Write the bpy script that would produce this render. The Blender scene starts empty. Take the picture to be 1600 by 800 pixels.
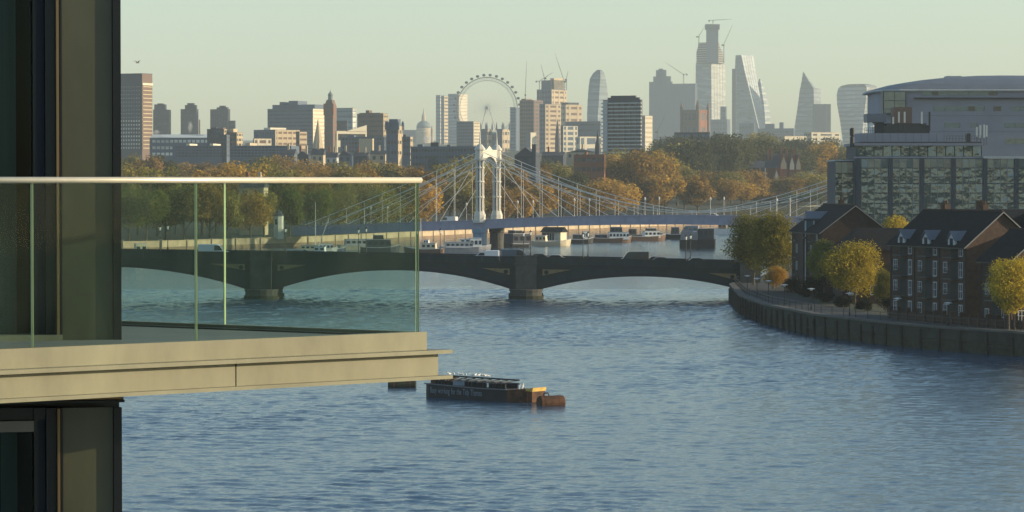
import bpy, math, random
import numpy as np
from mathutils import Vector, Matrix

R = math.radians
rnd = random.Random(7)
sc = bpy.context.scene
col = sc.collection

# ------------------------------------------------------------------ camera, sky, sun, exposure
F = 4800.0            # focal length in photo pixels (1600 wide)
H = 19.5              # eye height above the river
PITCH = math.atan(115.0 / F)
cam_d = bpy.data.cameras.new('camera')
cam = bpy.data.objects.new('camera', cam_d)
col.objects.link(cam)
cam_d.sensor_width = 36.0
cam_d.lens = 36.0 * F / 1600.0
cam_d.clip_start = 0.5
cam_d.clip_end = 40000.0
cam.location = (0, 0, H)
cam.rotation_euler = (R(90) - PITCH, 0, 0)
sc.camera = cam

SUN_EL, SUN_BACK = 14.0, 1.0      # elevation, degrees behind the +X axis
sdir = Vector((math.cos(R(SUN_EL)) * math.cos(R(SUN_BACK)), -math.cos(R(SUN_EL)) * math.sin(R(SUN_BACK)), math.sin(R(SUN_EL))))
world = bpy.data.worlds.new('World')
sc.world = world
world.use_nodes = True
wn = world.node_tree
wn.nodes.clear()
w_out = wn.nodes.new('ShaderNodeOutputWorld')
w_bg = wn.nodes.new('ShaderNodeBackground')
w_sky = wn.nodes.new('ShaderNodeTexSky')
w_sky.sky_type = 'NISHITA'
w_sky.sun_disc = False
w_sky.sun_elevation = R(SUN_EL)
w_sky.sun_rotation = math.atan2(sdir.x, sdir.y)
w_sky.air_density = 1.0
w_sky.dust_density = 0.8
w_sky.ozone_density = 2.0
w_tint = wn.nodes.new('ShaderNodeMix')
w_tint.data_type = 'RGBA'
w_tint.blend_type = 'MULTIPLY'
w_tint.inputs['Factor'].default_value = 1.0
w_tint.inputs['B'].default_value = (0.94, 0.98, 0.93, 1)
wn.links.new(w_sky.outputs[0], w_tint.inputs['A'])
wn.links.new(w_tint.outputs['Result'], w_bg.inputs['Color'])
w_bg.inputs['Strength'].default_value = 0.15
wn.links.new(w_bg.outputs[0], w_out.inputs['Surface'])

sun_d = bpy.data.lights.new('sun', 'SUN')
sun_d.energy = 4.8
sun_d.angle = R(0.5)
sun_d.color = (1.0, 0.82, 0.54)
sun = bpy.data.objects.new('sun', sun_d)
col.objects.link(sun)
sun.rotation_euler = sdir.to_track_quat('Z', 'Y').to_euler()
sun.location = (300, -50, 120)

sc.view_settings.view_transform = 'Standard'
sc.view_settings.look = 'None'
sc.view_settings.exposure = 0.5
sc.view_settings.gamma = 1.0
sc.view_settings.use_curve_mapping = False
sc.cycles.use_denoising = True
sc.cycles.max_bounces = 8
sc.cycles.transparent_max_bounces = 16
sc.cycles.volume_bounces = 0
sc.cycles.sample_clamp_indirect = 4.0

# ------------------------------------------------------------------ measuring helpers
cp, sp = math.cos(PITCH), math.sin(PITCH)
def P(px, py, d):
    """point at forward distance d that the photograph shows at (px, py)"""
    u, v = (px - 800.0) / F, (py - 400.0) / F
    t = d / (cp - v * sp)
    return Vector((u * t, d, H + t * (-sp - v * cp)))
def X(px, d): return P(px, 285, d).x
def Z(py, d): return P(800, py, d).z
def dist_water(py, z=0.0): return (H - z) * F / (py - 285.0)
def lerp(tab, x):
    if x <= tab[0][0]: return tab[0][1]
    for (a, b), (c, e) in zip(tab, tab[1:]):
        if x <= c: return b + (e - b) * (x - a) / (c - a)
    return tab[-1][1]
GZ = [(800, 2.3), (1150, 2.5), (1300, 4), (1500, 9), (1700, 15), (2000, 26), (2600, 38), (3500, 52), (4500, 72), (6500, 104), (9500, 150)]
def gz(y): return lerp(GZ, y)
EMB = [(-900, 300), (-300, 700), (-100, 874), (-63, 944), (-34.6, 1038), (0, 1153), (53, 1278), (102, 1400), (200, 1570), (600, 2250), (6000, 9000)]
def emb_y(x): return lerp(EMB, x)
def emb_at(px):
    """distance at which the far embankment is met in photo column px"""
    k = (px - 800.0) / F
    lo, hi = 600.0, 3000.0
    for _ in range(40):
        m = (lo + hi) / 2
        if m < emb_y(k * m): lo = m
        else: hi = m
    return lo
RB = [(-200, 140), (200, 86), (300, 68), (344, 57.3), (353, 51.5), (366, 45.7), (390, 39.0), (422, 35.2), (457, 34.4), (506, 36.4), (560, 46), (700, 70), (900, 97), (1200, 132), (1500, 205)]
def bank_x(y): return lerp(RB, y)

# ------------------------------------------------------------------ materials
def nodes_of(name):
    m = bpy.data.materials.new(name)
    m.use_nodes = True
    nt = m.node_tree
    return m, nt, nt.nodes['Principled BSDF']
def M(name, c, rough=0.7, metal=0.0, var=0.15, scale=0.5, bump=0.0, spec=0.3, c2=None, stretch=(1, 1, 1), detail=5, obj=0.0):
    m, nt, b = nodes_of(name)
    N, L = nt.nodes, nt.links
    geo = N.new('ShaderNodeNewGeometry')
    mp = N.new('ShaderNodeVectorMath'); mp.operation = 'MULTIPLY'
    mp.inputs[1].default_value = stretch
    L.new(geo.outputs['Position'], mp.inputs[0])
    nz = N.new('ShaderNodeTexNoise')
    nz.inputs['Scale'].default_value = scale
    nz.inputs['Detail'].default_value = detail
    nz.inputs['Roughness'].default_value = 0.62
    L.new(mp.outputs[0], nz.inputs['Vector'])
    rp = N.new('ShaderNodeValToRGB')
    rp.color_ramp.elements[0].position = 0.3
    rp.color_ramp.elements[1].position = 0.7
    a = c2 if c2 else tuple(x * (1 - var) for x in c)
    e = c if c2 else tuple(min(1, x * (1 + var)) for x in c)
    rp.color_ramp.elements[0].color = (*a, 1)
    rp.color_ramp.elements[1].color = (*e, 1)
    L.new(nz.outputs['Fac'], rp.inputs[0])
    out = rp.outputs[0]
    if obj:
        oi = N.new('ShaderNodeObjectInfo')
        mr = N.new('ShaderNodeMapRange')
        mr.inputs['To Min'].default_value = 1 - obj
        mr.inputs['To Max'].default_value = 1 + obj
        L.new(oi.outputs['Random'], mr.inputs['Value'])
        mx = N.new('ShaderNodeVectorMath'); mx.operation = 'SCALE'
        L.new(out, mx.inputs[0]); L.new(mr.outputs[0], mx.inputs['Scale'])
        out = mx.outputs[0]
    L.new(out, b.inputs['Base Color'])
    b.inputs['Roughness'].default_value = rough
    b.inputs['Metallic'].default_value = metal
    b.inputs['Specular IOR Level'].default_value = spec
    if bump:
        bp = N.new('ShaderNodeBump')
        bp.inputs['Strength'].default_value = 0.6
        bp.inputs['Distance'].default_value = bump
        L.new(nz.outputs['Fac'], bp.inputs['Height'])
        L.new(bp.outputs[0], b.inputs['Normal'])
    return m
def leafmat(name, c, c2, trans=0.42, scale=0.35):
    m, nt, b = nodes_of(name)
    N, L = nt.nodes, nt.links
    geo = N.new('ShaderNodeNewGeometry')
    nz = N.new('ShaderNodeTexNoise'); nz.inputs['Scale'].default_value = scale; nz.inputs['Detail'].default_value = 4
    L.new(geo.outputs['Position'], nz.inputs['Vector'])
    oi = N.new('ShaderNodeObjectInfo')
    ad = N.new('ShaderNodeMath'); ad.operation = 'MULTIPLY_ADD'
    ad.inputs[1].default_value = 0.5; L.new(oi.outputs['Random'], ad.inputs[0]); 
    L.new(nz.outputs['Fac'], ad.inputs[2])
    rp = N.new('ShaderNodeValToRGB')
    rp.color_ramp.elements[0].position = 0.45; rp.color_ramp.elements[1].position = 1.0
    rp.color_ramp.elements[0].color = (*c, 1); rp.color_ramp.elements[1].color = (*c2, 1)
    L.new(ad.outputs[0], rp.inputs[0])
    rpi = N.new('ShaderNodeMapRange'); rpi.inputs['To Min'].default_value = 0.65; rpi.inputs['To Max'].default_value = 1.3
    L.new(geo.outputs['Random Per Island'], rpi.inputs['Value'])
    mx = N.new('ShaderNodeVectorMath'); mx.operation = 'SCALE'
    L.new(rp.outputs[0], mx.inputs[0]); L.new(rpi.outputs[0], mx.inputs['Scale'])
    L.new(mx.outputs[0], b.inputs['Base Color'])
    b.inputs['Roughness'].default_value = 0.75
    b.inputs['Specular IOR Level'].default_value = 0.15
    t = N.new('ShaderNodeBsdfTranslucent'); L.new(mx.outputs[0], t.inputs['Color'])
    ms = N.new('ShaderNodeMixShader'); ms.inputs[0].default_value = trans
    L.new(b.outputs[0], ms.inputs[1]); L.new(t.outputs[0], ms.inputs[2])
    L.new(ms.outputs[0], N['Material Output'].inputs['Surface'])
    return m
def glassmat(name, tint, gloss=0.10, rough=0.02, gcol=(1, 1, 1), dust_veil=0.0):
    m, nt, b = nodes_of(name)
    N, L = nt.nodes, nt.links
    N.remove(b)
    tr = N.new('ShaderNodeBsdfTransparent'); tr.inputs[0].default_value = (*tint, 1)
    gl = N.new('ShaderNodeBsdfGlossy'); gl.inputs['Roughness'].default_value = rough
    gl.inputs['Color'].default_value = (*gcol, 1)
    fr = N.new('ShaderNodeLayerWeight'); fr.inputs['Blend'].default_value = gloss
    ms = N.new('ShaderNodeMixShader')
    L.new(fr.outputs['Fresnel'], ms.inputs[0]); L.new(tr.outputs[0], ms.inputs[1]); L.new(gl.outputs[0], ms.inputs[2])
    out = ms.outputs[0]
    if dust_veil:                       # dust and dried rain, plus the pane's green reflected veil as colour
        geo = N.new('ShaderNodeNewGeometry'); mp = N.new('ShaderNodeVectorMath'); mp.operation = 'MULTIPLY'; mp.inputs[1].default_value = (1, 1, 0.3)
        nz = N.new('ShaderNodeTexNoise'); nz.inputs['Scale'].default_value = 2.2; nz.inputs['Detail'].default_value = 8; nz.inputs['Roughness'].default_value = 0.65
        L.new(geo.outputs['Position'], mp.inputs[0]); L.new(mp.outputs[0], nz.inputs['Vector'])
        mr = N.new('ShaderNodeMapRange'); mr.inputs['From Min'].default_value = 0.3; mr.inputs['From Max'].default_value = 0.75; mr.inputs['To Max'].default_value = dust_veil
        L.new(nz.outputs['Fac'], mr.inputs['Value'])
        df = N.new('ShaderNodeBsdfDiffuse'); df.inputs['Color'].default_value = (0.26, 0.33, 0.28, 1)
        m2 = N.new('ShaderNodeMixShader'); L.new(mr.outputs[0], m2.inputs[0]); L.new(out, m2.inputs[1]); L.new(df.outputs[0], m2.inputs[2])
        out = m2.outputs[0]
    L.new(out, N['Material Output'].inputs['Surface'])
    return m
def mirrormat(name, c, rough=0.08, spec=1.0, ior=1.9, bumpd=0.0, bscale=0.6, var=0.0, vs=(0.05, 0.05, 0.25)):
    m, nt, b = nodes_of(name)
    b.inputs['Base Color'].default_value = (*c, 1)
    b.inputs['Roughness'].default_value = rough
    b.inputs['IOR'].default_value = ior
    if var:                        # panes of uneven tone, blinds up and down
        N, L = nt.nodes, nt.links
        g2 = N.new('ShaderNodeNewGeometry'); m2 = N.new('ShaderNodeVectorMath'); m2.operation = 'MULTIPLY'; m2.inputs[1].default_value = vs
        vo = N.new('ShaderNodeTexVoronoi'); vo.inputs['Scale'].default_value = 1.0
        L.new(g2.outputs['Position'], m2.inputs[0]); L.new(m2.outputs[0], vo.inputs['Vector'])
        sx = N.new('ShaderNodeSeparateColor'); L.new(vo.outputs['Color'], sx.inputs[0])
        mr = N.new('ShaderNodeMapRange'); mr.inputs['To Min'].default_value = 1 - var; mr.inputs['To Max'].default_value = 1 + var
        L.new(sx.outputs[0], mr.inputs['Value'])
        sc_ = N.new('ShaderNodeVectorMath'); sc_.operation = 'SCALE'; sc_.inputs[0].default_value = c; L.new(mr.outputs[0], sc_.inputs['Scale'])
        L.new(sc_.outputs[0], b.inputs['Base Color'])
    if bumpd:
        N, L = nt.nodes, nt.links
        geo = N.new('ShaderNodeNewGeometry')
        nz = N.new('ShaderNodeTexNoise'); nz.inputs['Scale'].default_value = bscale; nz.inputs['Detail'].default_value = 2
        L.new(geo.outputs['Position'], nz.inputs['Vector'])
        bp = N.new('ShaderNodeBump'); bp.inputs['Strength'].default_value = 1.0; bp.inputs['Distance'].default_value = bumpd
        L.new(nz.outputs['Fac'], bp.inputs['Height']); L.new(bp.outputs[0], b.inputs['Normal'])
    return m

# ------------------------------------------------------------------ mesh helpers
class MB:
    def __init__(s): s.v = []; s.f = []; s.m = []
    def add(s, vs, fs, mi=0):
        o = len(s.v); s.v += [tuple(v) for v in vs]
        for f in fs: s.f.append(tuple(i + o for i in f)); s.m.append(mi)
        return s
    def box(s, x0, x1, y0, y1, z0, z1, mi=0):
        return s.add([(x0, y0, z0), (x1, y0, z0), (x1, y1, z0), (x0, y1, z0), (x0, y0, z1), (x1, y0, z1), (x1, y1, z1), (x0, y1, z1)],
                     [(3, 2, 1, 0), (4, 5, 6, 7), (0, 1, 5, 4), (1, 2, 6, 5), (2, 3, 7, 6), (3, 0, 4, 7)], mi)
    def bar(s, p, q, w, h, mi=0):
        """square bar from p to q, w across (horizontal), h in the other direction"""
        p, q = Vector(p), Vector(q); t = (q - p).normalized()
        up = Vector((0, 0, 1)) if abs(t.z) < 0.98 else Vector((0, 1, 0))
        a = t.cross(up).normalized() * (w / 2); b = a.cross(t).normalized() * (h / 2)
        vs = [c + i * a + j * b for c in (p, q) for i, j in ((-1, -1), (1, -1), (1, 1), (-1, 1))]
        return s.add(vs, [(3, 2, 1, 0), (4, 5, 6, 7), (0, 1, 5, 4), (1, 2, 6, 5), (2, 3, 7, 6), (3, 0, 4, 7)], mi)
    def tube(s, p, q, r0, r1=None, n=8, mi=0, cap=True):
        r1 = r0 if r1 is None else r1
        p, q = Vector(p), Vector(q); t = (q - p).normalized()
        up = Vector((0, 0, 1)) if abs(t.z) < 0.9 else Vector((1, 0, 0))
        a = t.cross(up).normalized(); b = a.cross(t)
        vs = []
        for c, r in ((p, r0), (q, r1)):
            for i in range(n):
                g = 2 * math.pi * i / n
                vs.append(c + r * (math.cos(g) * a + math.sin(g) * b))
        fs = [(i, (i + 1) % n, n + (i + 1) % n, n + i) for i in range(n)]
        if cap: fs += [tuple(range(n - 1, -1, -1)), tuple(range(n, 2 * n))]
        return s.add(vs, fs, mi)
    def path(s, pts, r, n=6, mi=0):
        for p, q in zip(pts, pts[1:]): s.tube(p, q, r, r, n, mi)
        return s
    def prism(s, pts, z0, z1, mi=0):
        """plan polygon (anticlockwise) extruded upwards"""
        n = len(pts)
        vs = [(x, y, z0) for x, y in pts] + [(x, y, z1) for x, y in pts]
        return s.add(vs, [tuple(range(n - 1, -1, -1)), tuple(range(n, 2 * n))] + [(i, (i + 1) % n, n + (i + 1) % n, n + i) for i in range(n)], mi)
    def prism_y(s, pts, y0, y1, mi=0):
        """outline in (x,z), anticlockwise seen from -y, extruded along y"""
        n = len(pts)
        vs = [(x, y0, z) for x, z in pts] + [(x, y1, z) for x, z in pts]
        return s.add(vs, [tuple(range(n)), tuple(range(2 * n - 1, n - 1, -1))] + [((i + 1) % n, i, n + i, n + (i + 1) % n) for i in range(n)], mi)
    def prism_x(s, pts, x0, x1, mi=0):
        """outline in (y,z) extruded along x"""
        n = len(pts)
        vs = [(x0, y, z) for y, z in pts] + [(x1, y, z) for y, z in pts]
        return s.add(vs, [tuple(range(n - 1, -1, -1)), tuple(range(n, 2 * n))] + [(i, (i + 1) % n, n + (i + 1) % n, n + i) for i in range(n)], mi)
    def lathe(s, prof, c=(0, 0, 0), n=16, mi=0):
        vs = []; k = len(prof)
        for r, z in prof:
            for i in range(n):
                g = 2 * math.pi * (i + 0.5) / n
                vs.append((c[0] + r * math.cos(g), c[1] + r * math.sin(g), c[2] + z))
        fs = [(j * n + i, j * n + (i + 1) % n, (j + 1) * n + (i + 1) % n, (j + 1) * n + i) for j in range(k - 1) for i in range(n)]
        fs += [tuple(range(n - 1, -1, -1)), tuple(range((k - 1) * n, k * n))]
        return s.add(vs, fs, mi)
    def loft(s, rings, mi=0, cap=True):
        n = len(rings[0]); vs = [p for r in rings for p in r]
        fs = [(j * n + i, j * n + (i + 1) % n, (j + 1) * n + (i + 1) % n, (j + 1) * n + i) for j in range(len(rings) - 1) for i in range(n)]
        if cap: fs += [tuple(range(n - 1, -1, -1)), tuple(range((len(rings) - 1) * n, len(rings) * n))]
        return s.add(vs, fs, mi)
    def mesh(s, name, mats, smooth=False):
        me = bpy.data.meshes.new(name)
        me.from_pydata(s.v, [], s.f)
        for m in (mats if isinstance(mats, (list, tuple)) else [mats]): me.materials.append(m)
        if len(set(s.m)) > 1: me.polygons.foreach_set('material_index', s.m)
        elif s.m and s.m[0]: me.polygons.foreach_set('material_index', s.m)
        if smooth: me.polygons.foreach_set('use_smooth', [True] * len(me.polygons))
        me.update()
        return me
def link(name, data, parent=None, world=False):
    o = bpy.data.objects.new(name, data); col.objects.link(o)
    if parent is not None:
        o.parent = parent
        if world: o.matrix_parent_inverse = Matrix.Translation(-parent.location)
    return o
def tag(o, label=None, cat=None, group=None, kind=None):
    if label: o['label'] = label
    if cat: o['category'] = cat
    if group: o['group'] = group
    if kind: o['kind'] = kind
    return o
def thing(name, label, cat, loc=(0, 0, 0), rotz=0.0, group=None):
    o = bpy.data.objects.new(name, None); col.objects.link(o)
    o.location = loc; o.rotation_euler = (0, 0, rotz); o.empty_display_size = 0.5
    return tag(o, label, cat, group)
def part(name, mb, mats, parent, world=False, smooth=False):
    return link(name, mb.mesh(name, mats, smooth), parent, world)
def struct(name, mb, mats, smooth=False):
    return tag(link(name, mb.mesh(name, mats, smooth)), kind='structure')
def rep(name, me, parent, locs, rotz=None, scale=None):
    """one object per place, all sharing the mesh"""
    out = []
    for i, l in enumerate(locs):
        o = link(name, me, parent); o.location = l
        if rotz is not None: o.rotation_euler[2] = rotz[i] if isinstance(rotz, (list, tuple)) else rotz
        if scale is not None: o.scale = scale[i] if isinstance(scale, list) else scale
        out.append(o)
    return out
def copy_tree(o, parent=None):
    c = o.copy(); col.objects.link(c)
    if parent is not None: c.parent = parent
    for ch in list(o.children): copy_tree(ch, c)
    return c

# ------------------------------------------------------------------ the palette
m_cream = M('cream_painted_metal', (0.182, 0.176, 0.118), 0.5, var=0.22, scale=2.5, detail=9, stretch=(1, 1, 0.45))
m_steel = M('brushed_steel', (0.66, 0.60, 0.47), 0.3, metal=0.35, var=0.05, scale=8)
m_olive = M('olive_glazed_panel', (0.062, 0.062, 0.036), 0.3, var=0.28, scale=2.2, stretch=(1, 1, 0.35), detail=9, spec=0.5)
m_black = M('black_frame', (0.006, 0.007, 0.008), 0.35, var=0.2, spec=0.4)
m_navy = M('navy_reveal', (0.012, 0.02, 0.045), 0.4, var=0.2)
m_bronze = M('bronze_trim', (0.22, 0.15, 0.08), 0.4, metal=0.6, var=0.15)
m_room = M('dark_room', (0.03, 0.035, 0.035), 0.9, var=0.2)
m_curtain = M('grey_curtain', (0.30, 0.36, 0.34), 0.85, var=0.25, scale=9, stretch=(1, 1, 0.03))
m_balglass = glassmat('balcony_glass', (0.85, 0.905, 0.885), 0.06, dust_veil=0.04)
m_winglass = glassmat('window_glass', (0.55, 0.62, 0.6), 0.16)
m_glassedge = M('green_glass_edge', (0.42, 0.50, 0.30), 0.25, var=0.1, scale=3)
m_gutter = M('dark_gutter', (0.035, 0.035, 0.03), 0.6)
m_tilefloor = M('balcony_paving', (0.20, 0.20, 0.18), 0.7, var=0.12, scale=3)

m_iron = M('bridge_green_iron', (0.022, 0.033, 0.034), 0.5, var=0.25, scale=0.6, spec=0.25)
m_iron_d = M('bridge_dark_iron', (0.016, 0.021, 0.025), 0.55, var=0.25, scale=0.6)
m_gold = M('bridge_gold_panel', (0.22, 0.17, 0.075), 0.55, var=0.25, scale=2)
m_granite = M('pier_granite', (0.065, 0.066, 0.06), 0.8, var=0.3, scale=0.8, bump=0.05)
m_weed = M('weedy_stone', (0.03, 0.034, 0.02), 0.85, var=0.4, scale=1.2, bump=0.06)
m_asphalt = M('asphalt', (0.05, 0.05, 0.05), 0.85, var=0.15, scale=1)
m_lamp_iron = M('lamp_black_iron', (0.02, 0.022, 0.022), 0.45)
m_lampglass = M('lamp_white_globe', (0.75, 0.74, 0.68), 0.3, var=0.04)
m_pinkwhite = M('albert_pale_paint', (0.58, 0.55, 0.48), 0.5, var=0.12, scale=0.6)
m_bluepaint = M('albert_blue_paint', (0.17, 0.27, 0.36), 0.5, var=0.15, scale=0.6)
m_lilac = M('albert_lilac_girder', (0.33, 0.31, 0.40), 0.55, var=0.12, scale=0.5)
m_rod = M('white_cable_rod', (0.74, 0.71, 0.66), 0.5, var=0.05)
m_stone = M('embankment_granite', (0.42, 0.33, 0.22), 0.8, var=0.22, scale=0.25, bump=0.1)
m_stone_low = M('embankment_lower_granite', (0.20, 0.14, 0.09), 0.8, var=0.3, scale=0.3)  # darker, browner stone for the lower part of the wall
m_bankwall = M('river_wall_mossy_stone', (0.032, 0.035, 0.027), 0.85, var=0.4, scale=0.6, bump=0.08)
m_coping = M('coping_stone', (0.09, 0.088, 0.08), 0.8, var=0.2, scale=1)
m_timber = M('fender_timber', (0.035, 0.032, 0.026), 0.85, var=0.35, scale=1.5, bump=0.03)
m_paving = M('promenade_paving', (0.042, 0.042, 0.04), 0.85, var=0.2, scale=0.8)
m_earth = M('far_ground', (0.055, 0.06, 0.035), 0.95, var=0.4, scale=0.02)
m_brick = M('brown_brick', (0.07, 0.042, 0.03), 0.85, var=0.3, scale=1.6, bump=0.02)
m_brick2 = M('dark_red_brick', (0.045, 0.026, 0.02), 0.85, var=0.3, scale=1.6, bump=0.02)
m_slate = M('dark_slate_roof', (0.016, 0.017, 0.02), 0.9, var=0.3, scale=1.0, stretch=(1, 1, 3), bump=0.03, spec=0.08)
m_white = M('white_paint', (0.72, 0.72, 0.70), 0.5, var=0.06)
m_whitedull = M('weathered_white_paint', (0.42, 0.43, 0.44), 0.6, var=0.12)
m_pane = mirrormat('dark_window_pane', (0.02, 0.026, 0.034), 0.06, ior=1.6)
m_facade_glass = mirrormat('office_facade_glass', (0.04, 0.085, 0.085), 0.03, ior=2.1, bumpd=0.13, bscale=0.65)
m_facade_glass2 = mirrormat('office_spandrel_glass', (0.10, 0.14, 0.14), 0.06, ior=1.8, bumpd=0.05, bscale=0.5)
m_bluecol = M('blue_steel_column', (0.022, 0.038, 0.06), 0.45, var=0.12)
m_concrete_b = M('lilac_concrete', (0.24, 0.245, 0.295), 0.75, var=0.09, scale=0.15)
m_roofgrey = M('zinc_roof', (0.12, 0.135, 0.165), 0.5, var=0.12, scale=0.3)
m_tealpane = mirrormat('teal_window_pane', (0.06, 0.13, 0.16), 0.08, ior=1.7)
m_plant = M('dark_plant_metal', (0.035, 0.037, 0.04), 0.6, var=0.2)
m_antenna = M('antenna_white', (0.6, 0.58, 0.54), 0.5, var=0.05)
m_rust = M('rusty_hull', (0.13, 0.055, 0.025), 0.8, var=0.5, scale=1.5, bump=0.02, c2=(0.03, 0.018, 0.014))
m_hull = M('black_hull', (0.014, 0.015, 0.019), 0.55, var=0.4, scale=0.9)
m_bargeyellow = M('yellow_sunlit_bow', (0.55, 0.36, 0.10), 0.6, var=0.3, scale=2)
m_bargegrey = M('grey_deck_steel', (0.16, 0.16, 0.17), 0.6, var=0.3, scale=1)
m_letter = M('faded_white_lettering', (0.20, 0.235, 0.28), 0.7, var=0.2, scale=2)
m_bird = M('gull_white', (0.8, 0.78, 0.74), 0.8, var=0.05)
m_bird_d = M('bird_grey', (0.12, 0.12, 0.12), 0.8)

m_bk_blue = M('far_blue_grey_and_shaded_wall', (0.092, 0.122, 0.17), 0.7, var=0.1, scale=0.03)  # also the fronts of sunlit-flanked buildings, their shade put into the colour
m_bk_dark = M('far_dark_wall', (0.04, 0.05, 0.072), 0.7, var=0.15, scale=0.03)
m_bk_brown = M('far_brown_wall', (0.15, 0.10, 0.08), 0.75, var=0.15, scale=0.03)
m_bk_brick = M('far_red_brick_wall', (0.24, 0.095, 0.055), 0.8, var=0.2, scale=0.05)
m_bk_tan = M('far_tan_and_sunlit_stone', (0.46, 0.37, 0.25), 0.75, var=0.12, scale=0.03)  # also used on flanks, where sunlight is put into the colour
m_bk_pale = M('far_pale_and_sunlit_stone', (0.60, 0.54, 0.42), 0.7, var=0.1, scale=0.03)  # also the bright flanks, painted pale for the sun on them
m_bk_glass = mirrormat('far_glass_curtain', (0.17, 0.22, 0.25), 0.35, ior=1.5, var=0.35)
m_bk_glass_l = mirrormat('far_pale_and_sunlit_glass', (0.52, 0.52, 0.47), 0.4, ior=1.5, var=0.35)  # also sunlit glass flanks and sky-bright window rows, painted pale
m_bk_win = mirrormat('far_dark_window', (0.035, 0.04, 0.05), 0.3, ior=1.5, var=0.9, vs=(0.3, 0.3, 0.3))
m_bk_glass_m = mirrormat('far_mid_glass_curtain', (0.27, 0.29, 0.28), 0.4, ior=1.5, var=0.35)
m_bk_line = M('far_glass_joint', (0.40, 0.41, 0.38), 0.5)
m_bk_line_d = M('far_dark_glass_joint', (0.12, 0.155, 0.185), 0.5)
m_bk_roof = M('far_slate_roof', (0.06, 0.065, 0.08), 0.7, var=0.2, scale=0.05)
m_lead = M('far_lead_dome', (0.15, 0.19, 0.20), 0.6, var=0.15, scale=0.05)
m_crane = M('crane_steel', (0.13, 0.12, 0.11), 0.6)
m_eye = M('white_wheel_steel', (0.45, 0.44, 0.42), 0.5)
m_pod = mirrormat('wheel_capsule_glass', (0.09, 0.10, 0.11), 0.2, ior=1.5)

L_ORANGE = leafmat('leaf_russet', (0.16, 0.095, 0.021), (0.44, 0.268, 0.05))
L_GOLD = leafmat('leaf_gold', (0.21, 0.135, 0.024), (0.55, 0.34, 0.055))
L_OLIVE = leafmat('leaf_olive', (0.12, 0.115, 0.025), (0.34, 0.275, 0.055))
L_DARK = leafmat('leaf_dark_green', (0.036, 0.045, 0.02), (0.11, 0.11, 0.036))
L_GREEN = leafmat('leaf_green', (0.075, 0.1, 0.022), (0.21, 0.22, 0.045))
L_YELLOW = leafmat('leaf_yellow', (0.16, 0.135, 0.018), (0.5, 0.38, 0.038), scale=0.6)
m_bark = M('bark', (0.09, 0.075, 0.055), 0.9, var=0.3, scale=2, stretch=(1, 1, 0.3))

# ================================================================== THE SETTING
# ---- river: one sheet with real waves where the photograph resolves them
def make_river():
    ys = list(np.arange(-400, 140, 60.0))
    y = 140.0
    while y < 1500:
        ys.append(y)
        y += 0.30 if y < 260 else (0.42 if y < 400 else (0.6 if y < 560 else (2.5 if y < 1000 else 6.0)))
    ys += list(np.arange(1520, 2600, 120.0))
    ys = np.array(ys)
    u = np.concatenate([[-30, -12, -5, -2.6, -1.9], np.linspace(-1.42, 1.42, 430), [1.9, 2.6, 5, 12, 30]])
    U, Y = np.meshgrid(u, ys)
    XX = U * (0.1667 * np.maximum(Y, 60.0))
    rs = np.random.RandomState(5)
    Zz = np.zeros_like(XX)
    amp = 0.75 + 0.35 * np.sin(XX * 0.021 + Y * 0.013 + 1.1) + 0.3 * np.sin(XX * 0.047 - Y * 0.031 + 0.4) * np.sin(Y * 0.017)
    amp = np.clip(amp + 0.35 * np.sin(XX * 0.09 + 2 * np.sin(Y * 0.011)) * np.sin(Y * 0.043 + XX * 0.02), 0.55, 1.4)
    for i in range(56):
        lam = 0.45 * (7.0 ** (rs.rand()))
        th = R(250) + rs.randn() * 0.65
        k = 2 * math.pi / lam
        a = 0.0128 * lam ** 0.75
        ph = k * (math.cos(th) * XX * 0.8 + math.sin(th) * Y) + rs.rand() * 6.28
        s = np.sin(ph)
        Zz += a * (s + 0.22 * np.cos(2 * ph))
    fade = np.clip((640 - Y) / 80.0, 0.5, 1) * (Y > 139)
    Zz = Zz * amp * 0.39 * fade
    n, m = XX.shape
    me = bpy.data.meshes.new('river')
    co = np.stack([XX, Y, Zz], -1).reshape(-1, 3).astype(np.float32)
    idx = np.arange(n * m).reshape(n, m)
    q = np.stack([idx[:-1, :-1], idx[:-1, 1:], idx[1:, 1:], idx[1:, :-1]], -1).reshape(-1, 4)
    me.vertices.add(len(co)); me.vertices.foreach_set('co', co.ravel())
    me.loops.add(q.size); me.loops.foreach_set('vertex_index', q.ravel().astype(np.int32))
    me.polygons.add(len(q)); me.polygons.foreach_set('loop_start', (np.arange(len(q)) * 4).astype(np.int32))
    me.polygons.foreach_set('use_smooth', np.ones(len(q), dtype=bool))
    me.update(calc_edges=True)
    mt, nt, b = nodes_of('river_water')
    N, L = nt.nodes, nt.links
    b.inputs['Base Color'].default_value = (0.042, 0.088, 0.145, 1)  # blue of the reflected sky put into the water's own colour
    b.inputs['Roughness'].default_value = 0.10
    b.inputs['IOR'].default_value = 1.38
    geo = N.new('ShaderNodeNewGeometry')
    mp = N.new('ShaderNodeVectorMath'); mp.operation = 'MULTIPLY'; mp.inputs[1].default_value = (0.8, 1.0, 1.0)
    L.new(geo.outputs['Position'], mp.inputs[0])
    nz = N.new('ShaderNodeTexNoise'); nz.inputs['Scale'].default_value = 1.8; nz.inputs['Detail'].default_value = 5; nz.inputs['Roughness'].default_value = 0.6
    L.new(mp.outputs[0], nz.inputs['Vector'])
    bp = N.new('ShaderNodeBump'); bp.inputs['Strength'].default_value = 0.8; bp.inputs['Distance'].default_value = 0.09
    L.new(nz.outputs['Fac'], bp.inputs['Height']); L.new(bp.outputs[0], b.inputs['Normal'])
    me.materials.append(mt)
    return tag(link('river', me), kind='structure')
make_river()

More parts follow.
